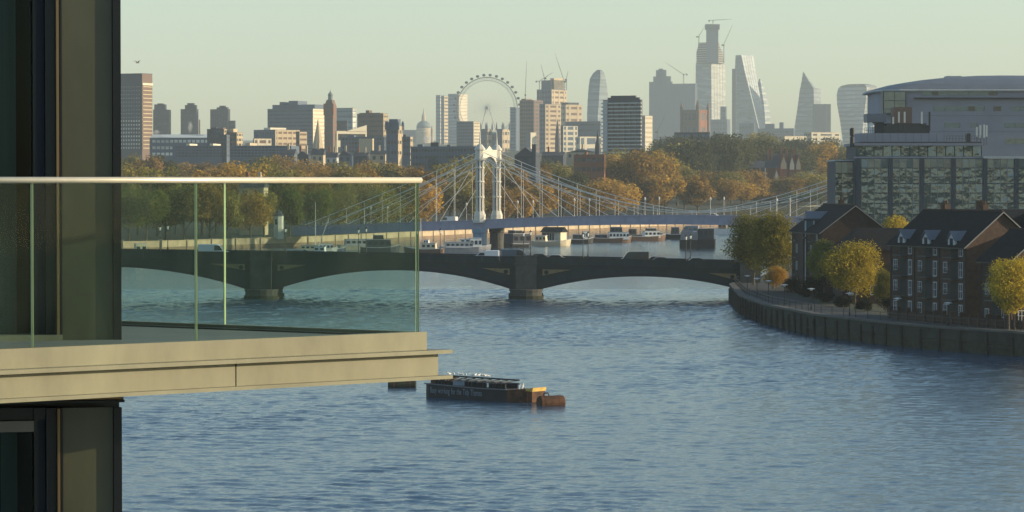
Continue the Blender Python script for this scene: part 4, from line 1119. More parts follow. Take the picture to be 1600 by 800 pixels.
row(R3, 10, 1350, 31, lambda p: max(1500 + 90 * math.sin(p * 0.05), emb_at(p) + 300), lambda p: 66,
    pick(lambda p: (2.5, 0.3, 2, 1.5) if p < 640 else ((1, 0.2, 2, 1.5) if p < 940 else (0.6, 0.6, 2, 3))),
    [('park_tree', 'russet tree in the upper row', L_ORANGE), ('park_tree', 'golden tree in the upper row', L_GOLD), ('park_tree', 'olive tree in the upper row', L_OLIVE), ('park_tree', 'dark green tree in the upper row', L_DARK)], 'upper row of trees below the city')
R4 = [(1030, 216), (1080, 210), (1120, 207), (1180, 209), (1240, 214), (1300, 219), (1350, 222)]
row(R4, 1035, 1350, 27, lambda p: 2150, lambda p: 60, pick(lambda p: (1.2, 3)),
    [('park_tree', 'olive tree on the crest', L_OLIVE), ('park_tree', 'dark tree on the crest', L_DARK)], 'trees on the crest')

# ================================================================== CITY: straight sided blocks
def bld(name, label, cat, a, b, c, top_, d, wall, glass=None, n=0, band=0.5, fins=0, roofs=(), side=None, vis=246, phi=None, group=None, base=None, sglass=None):
    s = F / d
    ph = R(phi) if phi else (R(27) if c > b else R(4))
    w = (b - a) / s / math.cos(ph)
    l = (c - b) / s / math.sin(ph) if c > b else max(10.0, min(w * 0.7, 40))
    z0 = (gz(d) - 3) if base is None else base
    cn = P(b, top_, d); h = cn.z - z0
    t = thing(name, label, cat, (cn.x, d, z0), -ph, group)
    mb = MB().box(-w, 0, 0, l, 0, h)
    if side: mb.m[3] = 1  # separate flank colour carries the sunlight, front colour the shade
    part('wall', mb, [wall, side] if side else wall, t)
    e = 0.12 / max(s, 0.5)
    zv = max(2.0, Z(vis, d) - z0)
    if n and glass:
        fh = (h - zv) / n
        bm1 = MB().box(-w * 0.97, -w * 0.03, -e, 0.05, 0, fh * band).mesh('window_band', glass)
        rep('window_band', bm1, t, [(0, 0, zv + fh * (i + 0.3)) for i in range(n)])
        if c > b:
            bm2 = MB().box(-0.05, e, l * 0.05, l * 0.95, 0, fh * band).mesh('window_band', sglass or glass)
            rep('window_band', bm2, t, [(0, 0, zv + fh * (i + 0.3)) for i in range(n)])
    if fins:
        fm = MB().box(-0.12 * w / fins, 0.12 * w / fins, -e * 2.2, -e * 0.2, zv, h).mesh('pilaster', wall)
        rep('pilaster', fm, t, [(-w * (i + 0.5) / fins, 0, 0) for i in range(fins)])
        if c > b:
            k = max(2, int(fins * 0.6))
            fm = MB().box(e * 0.2, e * 2.2, -0.12 * l / k, 0.12 * l / k, zv, h).mesh('pilaster', side or wall)
            rep('pilaster', fm, t, [(0, l * (i + 0.5) / k, 0) for i in range(k)])
    part('parapet', MB().box(-w - e, e, -e, l + e, h, h + 0.6 / s), wall, t)
    for r_ in roofs:
        f0, f1, hp_ = r_[:3]; mt = r_[3] if len(r_) > 3 else wall
        part('plant_room', MB().box(-w * (1 - f0), -w * (1 - f1), l * 0.15, l * 0.8, h + 0.5 / s, h + hp_ / s), mt, t)
    return t, w, l, h, s
def lofted(name, label, cat, levels, d, mats, phi=30, bands=0, bmat=None, smooth=False, base=None, mull=0):
    """levels: (py, left, corner, right) in photo columns; shaded front between left and corner, lit flank between corner and right"""
    ph = R(phi); z0 = (gz(d) - 3) if base is None else base
    cx = X(levels[-1][2], d)
    t = thing(name, label, cat, (cx, d, z0))
    def ringat(lv, push=0.0):
        py, a, b, c = lv
        xa, xb, xc = X(a, d) - push, X(b, d), X(c, d) + push
        ya, yc = d + (xb - xa) * math.tan(ph), d + (xc - xb) / math.tan(ph)
        z = Z(py, d)
        return [(xa - cx, ya - d - push, z - z0), (xb - cx, -push, z - z0), (xc - cx, yc - d - push, z - z0), (xa + xc - xb - cx, ya + yc - 2 * d + push, z - z0)]
    lv = sorted(levels, key=lambda q: -q[0])
    mb = MB().loft([ringat(q) for q in lv]);
    part('tower_body', mb, mats, t, smooth=False)
    if bands:
        y0, y1 = lv[0][0], lv[-1][0]
        def interp(py):
            for p, q in zip(lv, lv[1:]):
                if q[0] <= py <= p[0]:
                    u = (p[0] - py) / max(1e-6, p[0] - q[0]); return tuple(p[k] + (q[k] - p[k]) * u for k in range(4))
            return lv[-1]
        for i in range(bands):
            py = y0 + (y1 - y0) * (i + 0.5) / bands; th = abs(y1 - y0) / bands * 0.16
            part('floor_band', MB().loft([ringat(interp(py + th), 0.12 * d / F), ringat(interp(py - th), 0.12 * d / F)]), bmat, t)
    if mull:
        for side, (i0, i1) in (('f', (0, 1)), ('s', (1, 2))):
            for k in range(1, mull):
                u = k / mull; pts_ = []
                for q in lv:
                    r_ = ringat(q, 0.1 * d / F); p0, p1 = Vector(r_[i0]), Vector(r_[i1]); pts_.append(p0.lerp(p1, u))
                part('mullion', MB().path(pts_, 0.26 * d / F, 4), bmat, t)
    return t
T = 'tower'; O = 'office block'
t, w, l, h, s = bld('office_tower', 'tall slab tower with pale sky-reflecting window rows beside the olive wall', T, 165, 222, 235, 115, 2300, m_bk_dark, m_bk_glass, 0, side=m_bk_brown)
fh = (232 - 130) / 17.0 / s
for i in range(17):
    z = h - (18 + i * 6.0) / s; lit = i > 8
    part('window_row', MB().box(-w * 0.99, -w * 0.04, -0.3, 0.05, z - 3.2 / s, z - (0.4 if lit else 1.2) / s), m_bk_glass if i < 9 else m_bk_glass_l, t)  # lower rows pale: bright sky reflection put into the glass colour
    for k in range(9): part('window', MB().box(-w * (0.06 + k * 0.075), -w * (0.03 + k * 0.075), -0.5, -0.2, z - 3.4 / s, z - 0.2 / s), m_bk_dark, t)
    part('window_row', MB().box(-0.05, 0.4, l * 0.06, l * 0.94, z - 3.0 / s, z - 1.6 / s), m_bk_tan, t)
part('light_band', MB().box(-0.1, 0.6, 0, l, h - 18 / s, h - 14.5 / s), m_bk_pale, t)
bld('tower_block', 'dark stepped tower, leftmost of three behind the long glass roof', T, 239, 264, 264, 172, 3200, m_bk_dark, m_bk_win, 12, 0.4, 6, [(0.05, 0.75, 9), (0.25, 0.6, 10.5)])
bld('tower_block', 'dark stepped tower behind the white steam, middle of three', T, 282, 307, 307, 171, 3200, m_bk_dark, m_bk_win, 12, 0.4, 6, [(0.25, 0.95, 7), (0.4, 0.8, 10)])
bld('tower_block', 'broad dark tower right of the thin chimney', T, 327, 356, 359, 171, 3200, m_bk_dark, m_bk_win, 12, 0.4, 7, [(0.35, 0.95, 3.5), (0.5, 0.8, 6)])
bld('annex_block', 'small dark block stepping down from the broad dark tower', O, 356, 367, 368, 189, 3150, m_bk_dark, m_bk_win, 6, 0.4)
tag(link('chimney', MB().tube((X(312, 3000), 3000, gz(3000)), (X(312, 3000), 3000, Z(187, 3000)), 0.9, 0.7, 8).mesh('chimney', m_bk_brown)), 'thin brown chimney between two dark towers', 'chimney')
t, w, l, h, s = bld('glass_roof_hall', 'long low hall with pale blue glass roof below the dark towers', 'hall', 233, 330, 330, 216, 1900, m_bk_blue, m_bk_glass_l, 3, 0.45, 14)
part('glass_roof', MB().prism_x([(0, h + 0.4), (l, h + 0.4), (l * 0.5, h + 2.6)], -w, 0), m_bk_glass_l, t)
bld('long_terrace', 'long grey blue terrace behind the brown tree crowns', O, 268, 455, 455, 228, 1750, m_bk_blue, m_bk_win, 4, 0.45, 34, [(0.1, 0.13, 4, m_bk_pale), (0.3, 0.33, 4, m_bk_pale), (0.6, 0.64, 5, m_bk_tan)])
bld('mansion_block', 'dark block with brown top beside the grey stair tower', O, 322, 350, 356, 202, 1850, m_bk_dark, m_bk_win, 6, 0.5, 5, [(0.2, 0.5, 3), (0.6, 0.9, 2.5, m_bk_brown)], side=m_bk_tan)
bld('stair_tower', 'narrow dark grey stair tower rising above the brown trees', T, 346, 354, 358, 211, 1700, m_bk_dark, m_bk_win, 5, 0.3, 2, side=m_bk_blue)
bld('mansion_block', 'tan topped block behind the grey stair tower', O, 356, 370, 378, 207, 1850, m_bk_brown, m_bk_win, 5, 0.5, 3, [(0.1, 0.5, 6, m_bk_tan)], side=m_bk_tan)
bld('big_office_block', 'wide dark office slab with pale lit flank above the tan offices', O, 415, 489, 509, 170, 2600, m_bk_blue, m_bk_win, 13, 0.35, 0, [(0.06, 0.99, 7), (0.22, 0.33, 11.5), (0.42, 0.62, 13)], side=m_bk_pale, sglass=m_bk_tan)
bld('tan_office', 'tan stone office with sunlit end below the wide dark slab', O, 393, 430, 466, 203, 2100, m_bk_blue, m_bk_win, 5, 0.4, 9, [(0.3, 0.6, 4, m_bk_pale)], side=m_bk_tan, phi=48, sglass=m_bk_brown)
bld('tan_office', 'small tan stone wing between the office and the spire', O, 462, 468, 479, 206, 2080, m_bk_dark, m_bk_win, 5, 0.4, 0, side=m_bk_tan, phi=50, sglass=m_bk_brown)
bld('tan_office', 'low cream sunlit block left of the tan stone office', O, 395, 397, 423, 217, 2050, m_bk_tan, m_bk_win, 3, 0.5, 3, side=m_bk_pale, phi=60, sglass=m_bk_brown)
# church spire
d_ = 1900; t = thing('church_spire', 'sharp stone church spire with lit edge below the brick campanile', 'spire', (X(497, d_), d_, gz(d_)))
zb, zt_ = Z(232, d_) - gz(d_), Z(186, d_) - gz(d_); r_ = 9.5 / (F / d_)
part('spire', MB().lathe([(r_, zb), (0.1, zt_)], n=8), m_bk_tan, t)
part('tower_base', MB().box(-r_ * 0.9, r_ * 0.9, -r_ * 0.9, r_ * 0.9, 0, zb + 0.2), m_bk_tan, t)
# campanile
d_ = 2500; t = thing('campanile', 'slender dark brick campanile with domed lantern top', 'tower', (X(516.5, d_), d_, gz(d_)), -R(20))
s = F / d_; b0 = gz(d_); k = lambda py: Z(py, d_) - b0; hw_ = 7.3 / s
part('shaft', MB().box(-hw_, hw_, -hw_, hw_, 0, k(166)), m_bk_brown, t)
part('belfry', MB().loft([[(-hw_, -hw_, k(166)), (hw_, -hw_, k(166)), (hw_, hw_, k(166)), (-hw_, hw_, k(166))], [(-hw_ * .62, -hw_ * .62, k(156)), (hw_ * .62, -hw_ * .62, k(156)), (hw_ * .62, hw_ * .62, k(156)), (-hw_ * .62, hw_ * .62, k(156))]]), m_bk_brown, t)
part('lantern', MB().lathe([(hw_ * .52, k(156)), (hw_ * .5, k(150)), (hw_ * .58, k(149)), (hw_ * .42, k(146)), (hw_ * .1, k(143.5)), (0.1, k(140))], n=10), m_lead, t)
for i in (-1, 1):
    part('corner_turret', MB().box(i * hw_ * .95 - 0.8, i * hw_ * .95 + 0.8, -hw_ - 0.3, -hw_ + 1.3, k(180), k(162)), m_bk_brick, t)
for i in range(5): part('stone_band', MB().box(-hw_ - .25, hw_ + .25, -hw_ - .25, hw_ + .25, k(172 + i * 12), k(170.8 + i * 12)), m_bk_brick, t)
bld('glass_office', 'pale blue glass office right of the brick campanile', O, 524, 551, 556, 169, 3000, m_bk_glass, m_bk_blue, 9, 0.25, 6, side=m_bk_glass_l)
bld('dark_annex', 'small dark cube in front of the pale blue glass office', O, 525, 542, 543, 189, 2700, m_bk_dark, m_bk_win, 5, 0.4)
t, w, l, h, s = bld('tan_hall', 'tan modern hall with pointed wedge roof below the dark block', 'hall', 524, 526, 572, 205, 2000, m_bk_tan, m_bk_win, 2, 0.5, 0, side=m_bk_pale, phi=62)
part('wedge_roof', MB().loft([[(-0.5, l * 0.35, h), (0.5, l * 0.35, h), (0.5, l * 0.36, h + 0.3), (-0.5, l * 0.36, h + 0.3)], [(-0.5, l * 0.98, h), (0.5, l * 0.98, h), (0.5, l * 0.99, h + 10 / s), (-0.5, l * 0.99, h + 10 / s)]]), m_bk_pale, t)
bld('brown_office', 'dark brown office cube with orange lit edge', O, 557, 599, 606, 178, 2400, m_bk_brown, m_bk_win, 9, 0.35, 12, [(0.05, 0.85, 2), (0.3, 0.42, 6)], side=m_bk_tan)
bld('low_offices', 'low blue grey offices filling between campanile and church tower', O, 530, 600, 605, 214, 1900, m_bk_blue, m_bk_win, 5, 0.45, 14, [(0.15, 0.3, 3)])
bld('stone_panel_block', 'grey block with large blank stone panel before the brown cube', O, 560, 582, 584, 217, 1780, m_bk_tan, None, 0)
# church tower
t, w, l, h, s = bld('church_tower', 'square gothic stone church tower above the roofs', 'church', 603, 622, 629, 197, 1700, m_bk_blue, m_bk_win, 3, 0.3, 4, [(0.18, 0.9, 11), ], side=m_bk_tan)
for x_, y_ in ((-w, 0), (0, 0), (0, l), (-w * 0.85, 0), (-w * 0.1, 0)): part('pinnacle', MB().lathe([(0.8, 0), (0.8, 10 / s), (0.1, 14 / s)], (x_, y_, h - 2), 6), m_bk_blue, t)
bld('turret_house', 'small turreted grey house beside the gothic church tower', 'house', 628, 641, 645, 214, 1690, m_bk_blue, m_bk_win, 3, 0.4, 3, [(0.1, 0.4, 4, m_bk_roof)], side=m_bk_tan)
# cathedral dome
d_ = 6000; s = F / d_; b0 = gz(d_); k = lambda py: Z(py, d_) - b0
t = thing('cathedral_dome', 'hazy grey cathedral dome with tall lantern and cross', 'cathedral', (X(662, d_), d_, b0))
part('drum', MB().lathe([(13 / s, 0), (13 / s, k(206)), (12 / s, k(205)), (11.5 / s, k(200))], n=24), m_bk_tan, t)
part('dome', MB().lathe([(11.5 / s, k(200)), (11 / s, k(196)), (9.5 / s, k(193)), (7 / s, k(190.5)), (3.6 / s, k(189))], n=24), m_lead, t, smooth=True)
part('lantern', MB().lathe([(3.4 / s, k(189)), (3.0 / s, k(181)), (2.0 / s, k(179)), (1.1 / s, k(176)), (0.3 / s, k(169))], n=10), m_bk_tan, t)
part('nave', MB().box(X(628, d_) - X(662, d_), -5 / s, 0, 30, 0, k(203)), m_bk_blue, t)
part('bell_tower', MB().lathe([(2.2 / s, 0), (2.2 / s, k(202)), (1.2 / s, k(199)), (0.2, k(196))], (13.5 / s, -20, 0), 8), m_bk_tan, t)
# towers left of the wheel
bld('glass_tower', 'slim grey glass tower, leftmost of the group behind the wheel', T, 681, 688, 690, 149, 5500, m_bk_glass, m_bk_blue, 14, 0.3, side=m_bk_glass_l)
bld('concrete_tower', 'tan framed tower between two grey glass towers', T, 689, 694, 703, 150, 5450, m_bk_blue, m_bk_win, 14, 0.35, side=m_bk_tan)
bld('glass_tower', 'grey tower with yellow sunlit flank just inside the wheel', T, 700, 717, 730, 147, 5400, m_bk_glass, m_bk_blue, 16, 0.3, side=m_bk_pale, phi=34, sglass=m_bk_tan)
bld('slab_block', 'dark gridded slab with pale striped end under the wheel', O, 713, 740, 750, 190, 3200, m_bk_blue, m_bk_dark, 11, 0.4, 10, side=m_bk_pale, phi=34, sglass=m_bk_brown)
bld('brick_terrace', 'long grey terrace with small windows beside the pale bridge tower', O, 640, 745, 747, 229, 1500, m_bk_blue, m_bk_win, 3, 0.4, 22, [(0.1, 0.18, 4), (0.3, 0.42, 7, m_bk_dark), (0.55, 0.6, 3)], vis=262)
# abbey towers
for a, b, c, lb in ((751, 761, 769, 'twin pinnacled stone abbey tower nearer the striped slab'), (776, 785, 796, 'twin pinnacled stone abbey tower nearer the glass block')):
    t, w, l, h, s = bld('abbey_tower', lb, 'church', a, b, c, 202, 3600, m_bk_blue, m_bk_win, 3, 0.4, 3, side=m_bk_tan, phi=36)
    for x_, y_ in ((-w, 0), (0, 0), (0, l), (-w, l)): part('pinnacle', MB().lathe([(1.4 / s, 0), (1.3 / s, 6 / s), (0.1, 13 / s)], (x_, y_, h - 1), 6), m_bk_blue, t)
bld('abbey_nave', 'stone abbey nave between the two pinnacled towers', 'church', 764, 778, 780, 209, 3640, m_bk_blue, m_bk_win, 2, 0.4, 4, [(0.2, 0.8, 3, m_bk_pale)])
# ---- big wheel
d_ = 4300; s = F / d_; wc = P(761, 168.5, d_)
t = thing('observation_wheel', 'giant white observation wheel with glass capsules round its rim', 'ferris wheel', (wc.x, wc.y, wc.z), -R(6))
def torus(Rr, r_, nseg=72, n=6):
    rings = []
    for i in range(nseg + 1):
        a = 2 * math.pi * i / nseg
        rings.append([((Rr + r_ * math.cos(q)) * math.cos(a), r_ * math.sin(q), (Rr + r_ * math.cos(q)) * math.sin(a)) for q in [j * 2 * math.pi / n for j in range(n)]])
    return MB().loft(rings, cap=False)
part('outer_rim', torus(47.5 / s, 0.62 / s), m_crane, t); part('inner_rim', torus(42.5 / s, 0.34 / s), m_eye, t)
mb = MB()
for i in range(96):
    a0, a1 = 2 * math.pi * i / 96, 2 * math.pi * (i + 0.5) / 96
    mb.tube((47.2 / s * math.cos(a0), 0, 47.2 / s * math.sin(a0)), (42.6 / s * math.cos(a1), 0, 42.6 / s * math.sin(a1)), 0.16 / s, n=4)
    mb.tube((47.2 / s * math.cos(2 * a1 - a0), 0, 47.2 / s * math.sin(2 * a1 - a0)), (42.6 / s * math.cos(a1), 0, 42.6 / s * math.sin(a1)), 0.16 / s, n=4)
part('rim_lattice', mb, m_eye, t)
spm = MB().tube((2.5 / s, 0, 0), (42.4 / s, 0, 0), 0.13 / s, n=4).mesh('spoke', m_eye)
rg = [[(x / s, r_ / s * math.cos(q), r_ / s * math.sin(q)) for q in [j * math.pi / 4 for j in range(8)]] for x, r_ in ((-2.6, 0.5), (-2.0, 1.5), (-0.8, 2.1), (0.8, 2.1), (2.0, 1.5), (2.6, 0.5))]
pdm = MB().loft(rg).mesh('capsule', m_pod)
for i in range(40):
    o = link('spoke', spm, t); o.rotation_euler = (0, -2 * math.pi * i / 40, 0)
for i in range(32):
    a = 2 * math.pi * (i + 0.5) / 32
    o = link('capsule', pdm, t); o.location = (51.2 / s * math.cos(a), 0, 51.2 / s * math.sin(a))
part('hub', MB().tube((0, -6 / s, 0), (0, 6 / s, 0), 2.4 / s, n=12), m_eye, t)
for i in (-1, 1): part('support_leg', MB().tube((i * 2 / s, 8 / s, 0), (i * 20 / s, 26 / s, gz(d_) - wc.z), 0.55 / s, 0.8 / s, 8), m_eye, t)
# ---- cluster right of the wheel
bld('glass_slab', 'narrow blue glass slab at the right foot of the wheel', T, 797, 806, 813, 168, 3800, m_bk_glass, m_bk_blue, 14, 0.3, 4, side=m_bk_blue)
bld('brown_tower', 'brown stepped office tower beside the blue glass slab', T, 812, 834, 849, 157, 3500, m_bk_brown, m_bk_dark, 14, 0.4, 6, [(0.02, 0.35, 3)], side=m_bk_brown)
bld('billboard_block', 'small grey block with bright square sunlit panel', O, 822, 829, 838, 207, 3300, m_bk_blue, None, 0, side=m_bk_pale, phi=50)
bld('construction_tower', 'half built concrete tower with tan top under the cranes', T, 839, 862, 886, 140, 3900, m_bk_blue, m_bk_dark, 12, 0.4, 5, [(0.15, 1.0, 15), (0.75, 1.0, 18, m_bk_tan)], side=m_bk_tan, phi=40, sglass=m_bk_brown)
bld('grid_office', 'tan gridded office with deep square windows in sunlight', O, 843, 852, 877, 163, 3450, m_bk_blue, m_bk_dark, 11, 0.45, 3, side=m_bk_tan, phi=52, sglass=m_bk_brown)
bld('tan_office', 'pale office with dark roof behind the gridded tan office', O, 872, 884, 910, 164, 3700, m_bk_tan, m_bk_win, 8, 0.4, 4, [(0.1, 1.0, 4, m_bk_dark)], side=m_bk_tan, phi=52, sglass=m_bk_brown)
bld('white_grid_block', 'white concrete gridded block beside the dark thin spire', O, 876, 880, 903, 197, 3000, m_bk_blue, m_bk_dark, 6, 0.6, 2, side=m_bk_pale, phi=60, sglass=m_bk_blue)
d_ = 2900; tag(link('thin_spire', MB().lathe([(2.6, gz(d_)), (2.4, Z(215, d_)), (0.2, Z(186, d_))], (X(871, d_), d_, 0), 8).mesh('thin_spire', m_bk_dark)), 'thin dark church spire before the white gridded block', 'spire')
d_ = 1600; tag(link('thin_spire', MB().lathe([(2.0, gz(d_)), (1.6, Z(230, d_)), (0.15, Z(204, d_))], (X(934, d_), d_, 0), 8).mesh('thin_spire', m_bk_dark)), 'thin dark spire left of the balconied tower', 'spire')
bld('low_grey_block', 'wide low grey block behind the white gridded block', O, 884, 938, 940, 190, 3300, m_bk_blue, m_bk_win, 6, 0.35, 0)
bld('colonnade_block', 'low white colonnaded block at the foot of the curved glass tower', O, 900, 906, 942, 214, 2900, m_bk_pale, m_bk_blue, 2, 0.6, 2, side=m_bk_pale, phi=62)
lofted('curved_tower', 'bulging blue glass tower with slanting crown', T, [(109, 933, 938, 941), (114, 927, 938, 944.5), (122, 922, 938, 946.5), (135, 920, 937, 949), (155, 918.5, 936, 951.5), (180, 917.5, 934, 952.5), (235, 918, 934, 953)], 5000, m_bk_glass, 30, 12, m_bk_line_d)
# balconied residential tower
t, w, l, h, s = bld('balcony_tower', 'dark residential tower ringed with white balcony bands', T, 943, 1001, 1004, 156, 1700, m_bk_dark, None, 0, 0, 0, [(0.12, 0.95, 4), (0.2, 0.85, 7, m_bk_dark)], vis=255)
for i in range(17):
    z = h - (4 + i * 5.9) / s
    part('balcony', MB().box(-w - 0.5, 0.6, -1.1, 0.1, z - 1.9 / s, z), m_whitedull, t)
    part('window_band', MB().box(-w * 0.97, -w * 0.03, -0.15, 0.05, z - 5.6 / s, z - 2.2 / s), m_bk_win, t)
    for k in range(6): part('balcony_divider', MB().box(-w * (0.13 + k * 0.155), -w * (0.10 + k * 0.155), -1.0, -0.1, z - 5.6 / s, z - 1.9 / s), m_bk_brown, t)
part('stair_strip', MB().box(-w * 0.97, -w * 0.86, -1.6, -0.2, h - 100 / s, h - 0.2), m_whitedull, t)
bld('pale_block', 'pale yellow sunlit block right of the balconied tower', O, 1003, 1008, 1020, 181, 3600, m_bk_blue, m_bk_win, 8, 0.4, 0, side=m_bk_pale, phi=45, sglass=m_bk_tan)
bld('hazy_tower', 'broad hazy grey tower with stepped crown', T, 1015, 1049, 1051, 128, 6300, m_bk_blue, m_bk_dark, 0, 0.3, 7, [(0.18, 0.95, 9), (0.3, 0.75, 19), (0.42, 0.6, 21)])
bld('hazy_tower', 'broad hazy slab between stepped tower and building site', T, 1049, 1086, 1090, 131, 6200, m_bk_blue, m_bk_dark, 0, 0.3, 8)
# unfinished tallest tower
lofted('skyscraper', 'tallest tower, glazed below and still bare frame above', T, [(98, 1088, 1111, 1135), (215, 1087, 1112, 1136)], 6400, m_bk_glass_m, 40, 0, m_bk_line_d, mull=5)
t = lofted('tower_building_site', 'open steel floors and core rising above the tallest tower', 'building site', [(66, 1092, 1112, 1124), (74, 1091, 1112, 1126), (80, 1089, 1111, 1130), (98.5, 1089, 1111, 1133)], 6390, m_bk_dark, 40, 9, m_bk_tan, base=Z(98.5, 6390))
d_ = 6395; s = F / d_; zb = Z(98.5, 6390)
part('core', MB().box((1104 - 1111) / s, (1122 - 1111) / s, 0, 20, 0, Z(46, d_) - zb), m_bk_blue, t)
part('core_cap', MB().box((1102 - 1111) / s, (1124 - 1111) / s, -2, 22, Z(46, d_) - zb, Z(38, d_) - zb), m_bk_dark, t)
# parliament tower
t, w, l, h, s = bld('gothic_tower', 'brown gothic tower with corner turrets before the tallest tower', T, 1066, 1091, 1108, 172, 3700, m_bk_brown, m_bk_win, 3, 0.5, 4, side=m_bk_brick, phi=36)
for x_, y_, q in ((-w, 0, 1.0), (0, 0, 1.15), (0, l, 1.0), (-w * 0.3, l * 0.4, 1.2)): part('corner_turret', MB().lathe([(2.6 / s, 0), (2.6 / s, h + 4 / s), (3.0 / s, h + 5 / s), (1.6 / s, h + 8 * q / s), (0.2, h + 14 * q / s)], (x_, y_, 0), 8), m_bk_brown, t)
bld('grey_tower', 'small grey tower at the right foot of the tallest tower', T, 1126, 1134, 1136, 167, 6000, m_bk_blue, m_bk_win, 5, 0.3)
bld('grey_block', 'hazy grey block below the small grey tower', O, 1112, 1136, 1142, 187, 5800, m_bk_blue, m_bk_win, 4, 0.3, 5)
bld('portal_building', 'dark flat roofed building with open portals on the crest', O, 1055, 1108, 1110, 207, 2150, m_bk_dark, m_bk_blue, 1, 0.4, 5, vis=216)
lofted('wedge_tower', 'hazy wedge shaped tower with sloping sunlit glass side', T, [(86, 1149.5, 1158, 1179), (110, 1149, 1163, 1182), (150, 1149, 1173, 1189), (215, 1148, 1189, 1199)], 6500, m_bk_glass, 40, 0, m_bk_line_d, mull=5)
bld('wedge_core', 'dark service core against the wedge shaped tower', T, 1144, 1150, 1150.5, 108, 6480, m_bk_dark, None)
lofted('bullet_tower', 'curved bullet shaped glass tower behind the wedge tower', T, [(123, 1186, 1187, 1188), (130, 1184, 1188.5, 1191.5), (142, 1183, 1190, 1196), (160, 1183, 1193, 1201), (180, 1183, 1195, 1204.5), (215, 1183, 1196, 1206)], 6700, m_bk_glass, 35, 10, m_bk_line)
lofted('angular_tower', 'sharp pointed angular glass tower with sloping bright edge', T, [(112, 1254.5, 1255, 1255.6), (125, 1253, 1262, 1264.5), (137, 1251.5, 1270, 1273.5), (138.5, 1251, 1271, 1284), (165, 1248, 1271.5, 1284), (215, 1241, 1272, 1284)], 6500, m_bk_glass, 38, 14, m_bk_line_d)
bld('dark_tower', 'dark square tower in front of the pointed glass tower', T, 1271, 1291, 1300, 163, 6300, m_bk_dark, m_bk_win, 0, 0.3, 5, side=m_bk_dark)
lofted('flared_tower', 'top heavy flared tower with curved crown and bright flank', T, [(131, 1328, 1348, 1356), (133, 1318, 1352, 1370), (137, 1313, 1354, 1376), (147, 1311, 1353.5, 1377), (162, 1311.5, 1352, 1376), (185, 1315, 1349, 1376), (225, 1320, 1346, 1376)], 6300, m_bk_glass_m, 42, 14, m_bk_line_d, mull=6)
bld('low_pale_block', 'long low cream sunlit building above the tree crest', O, 1222, 1226, 1262, 213, 2600, m_bk_tan, m_bk_win, 1, 0.3, 2, side=m_bk_pale, phi=62, vis=225)
bld('low_pale_block', 'stepped cream sunlit building below the flared tower', O, 1258, 1268, 1316, 207, 3400, m_bk_tan, m_bk_win, 3, 0.4, 3, side=m_bk_pale, phi=60, vis=228)
bld('low_grey_block', 'hazy low block between wedge tower and pointed tower', O, 1186, 1240, 1243, 201, 5000, m_bk_blue, m_bk_win, 3, 0.3, 6, [(0.2, 0.45, 8), (0.6, 0.7, 10)])
bld('low_grey_block', 'hazy grey block at the foot of the wedge tower', O, 1156, 1178, 1180, 193, 5200, m_bk_blue, m_bk_win, 3, 0.3, 4)
# ---- roofs among the trees
def house(name, label, a, b, eave, ridge, d, wall, roof, gable=False, chim=0, phi=20, vis=262):
    s = F / d; ph = R(phi); w = (b - a) / s; l = w * 0.7
    z0 = gz(d) - 2; cn = P(b, eave, d); h = cn.z - z0; hr = (eave - ridge) / s
    t = thing(name, label, 'house', (cn.x, d, z0), -ph)
    part('wall', MB().box(-w, 0, 0, l, 0, h), wall, t)
    if gable: mb = MB().prism_y([(-w - 0.3, h), (0.3, h), (-w / 2, h + hr)], -0.3, l)
    else: mb = MB().prism_x([(-0.4, h), (l + 0.4, h), (l / 2, h + hr)], -w - 0.3, 0.3)
    part('roof', mb, roof, t)
    n = max(2, int(w / 3.5))
    for i in range(n): part('window', MB().box(-w * (i + 0.7) / n, -w * (i + 0.3) / n, -0.06, 0.05, h - 3.0, h - 1.0), m_bk_win, t)
    for i in range(chim): part('chimney', MB().box(-w * (i + 0.5) / chim - 0.5, -w * (i + 0.5) / chim + 0.5, l * 0.4, l * 0.4 + 0.9, h, h + hr + 3.0), m_bk_brick if i % 2 else m_bk_tan, t)
    return t
house('gabled_house', 'dark slate roofed house right of the pale bridge tower', 803, 838, 244, 230, 1300, m_bk_dark, m_bk_roof, True, 0, 15)
bld('chimney_stack', 'dark chimney stack beside the slate roofed house', 'chimney', 831, 837, 838, 226, 1290, m_bk_dark)
bld('brick_block', 'dark red brick block behind the orange trees', O, 897, 944, 946, 242, 1350, m_bk_brick, m_bk_win, 2, 0.4, 6, [(0.35, 0.42, 5)], vis=272)
house('small_house', 'white walled house seen through the glass above the green tree', 372, 412, 293, 283, 1000, m_bk_tan, m_bk_roof, False, 2, 10, 310)
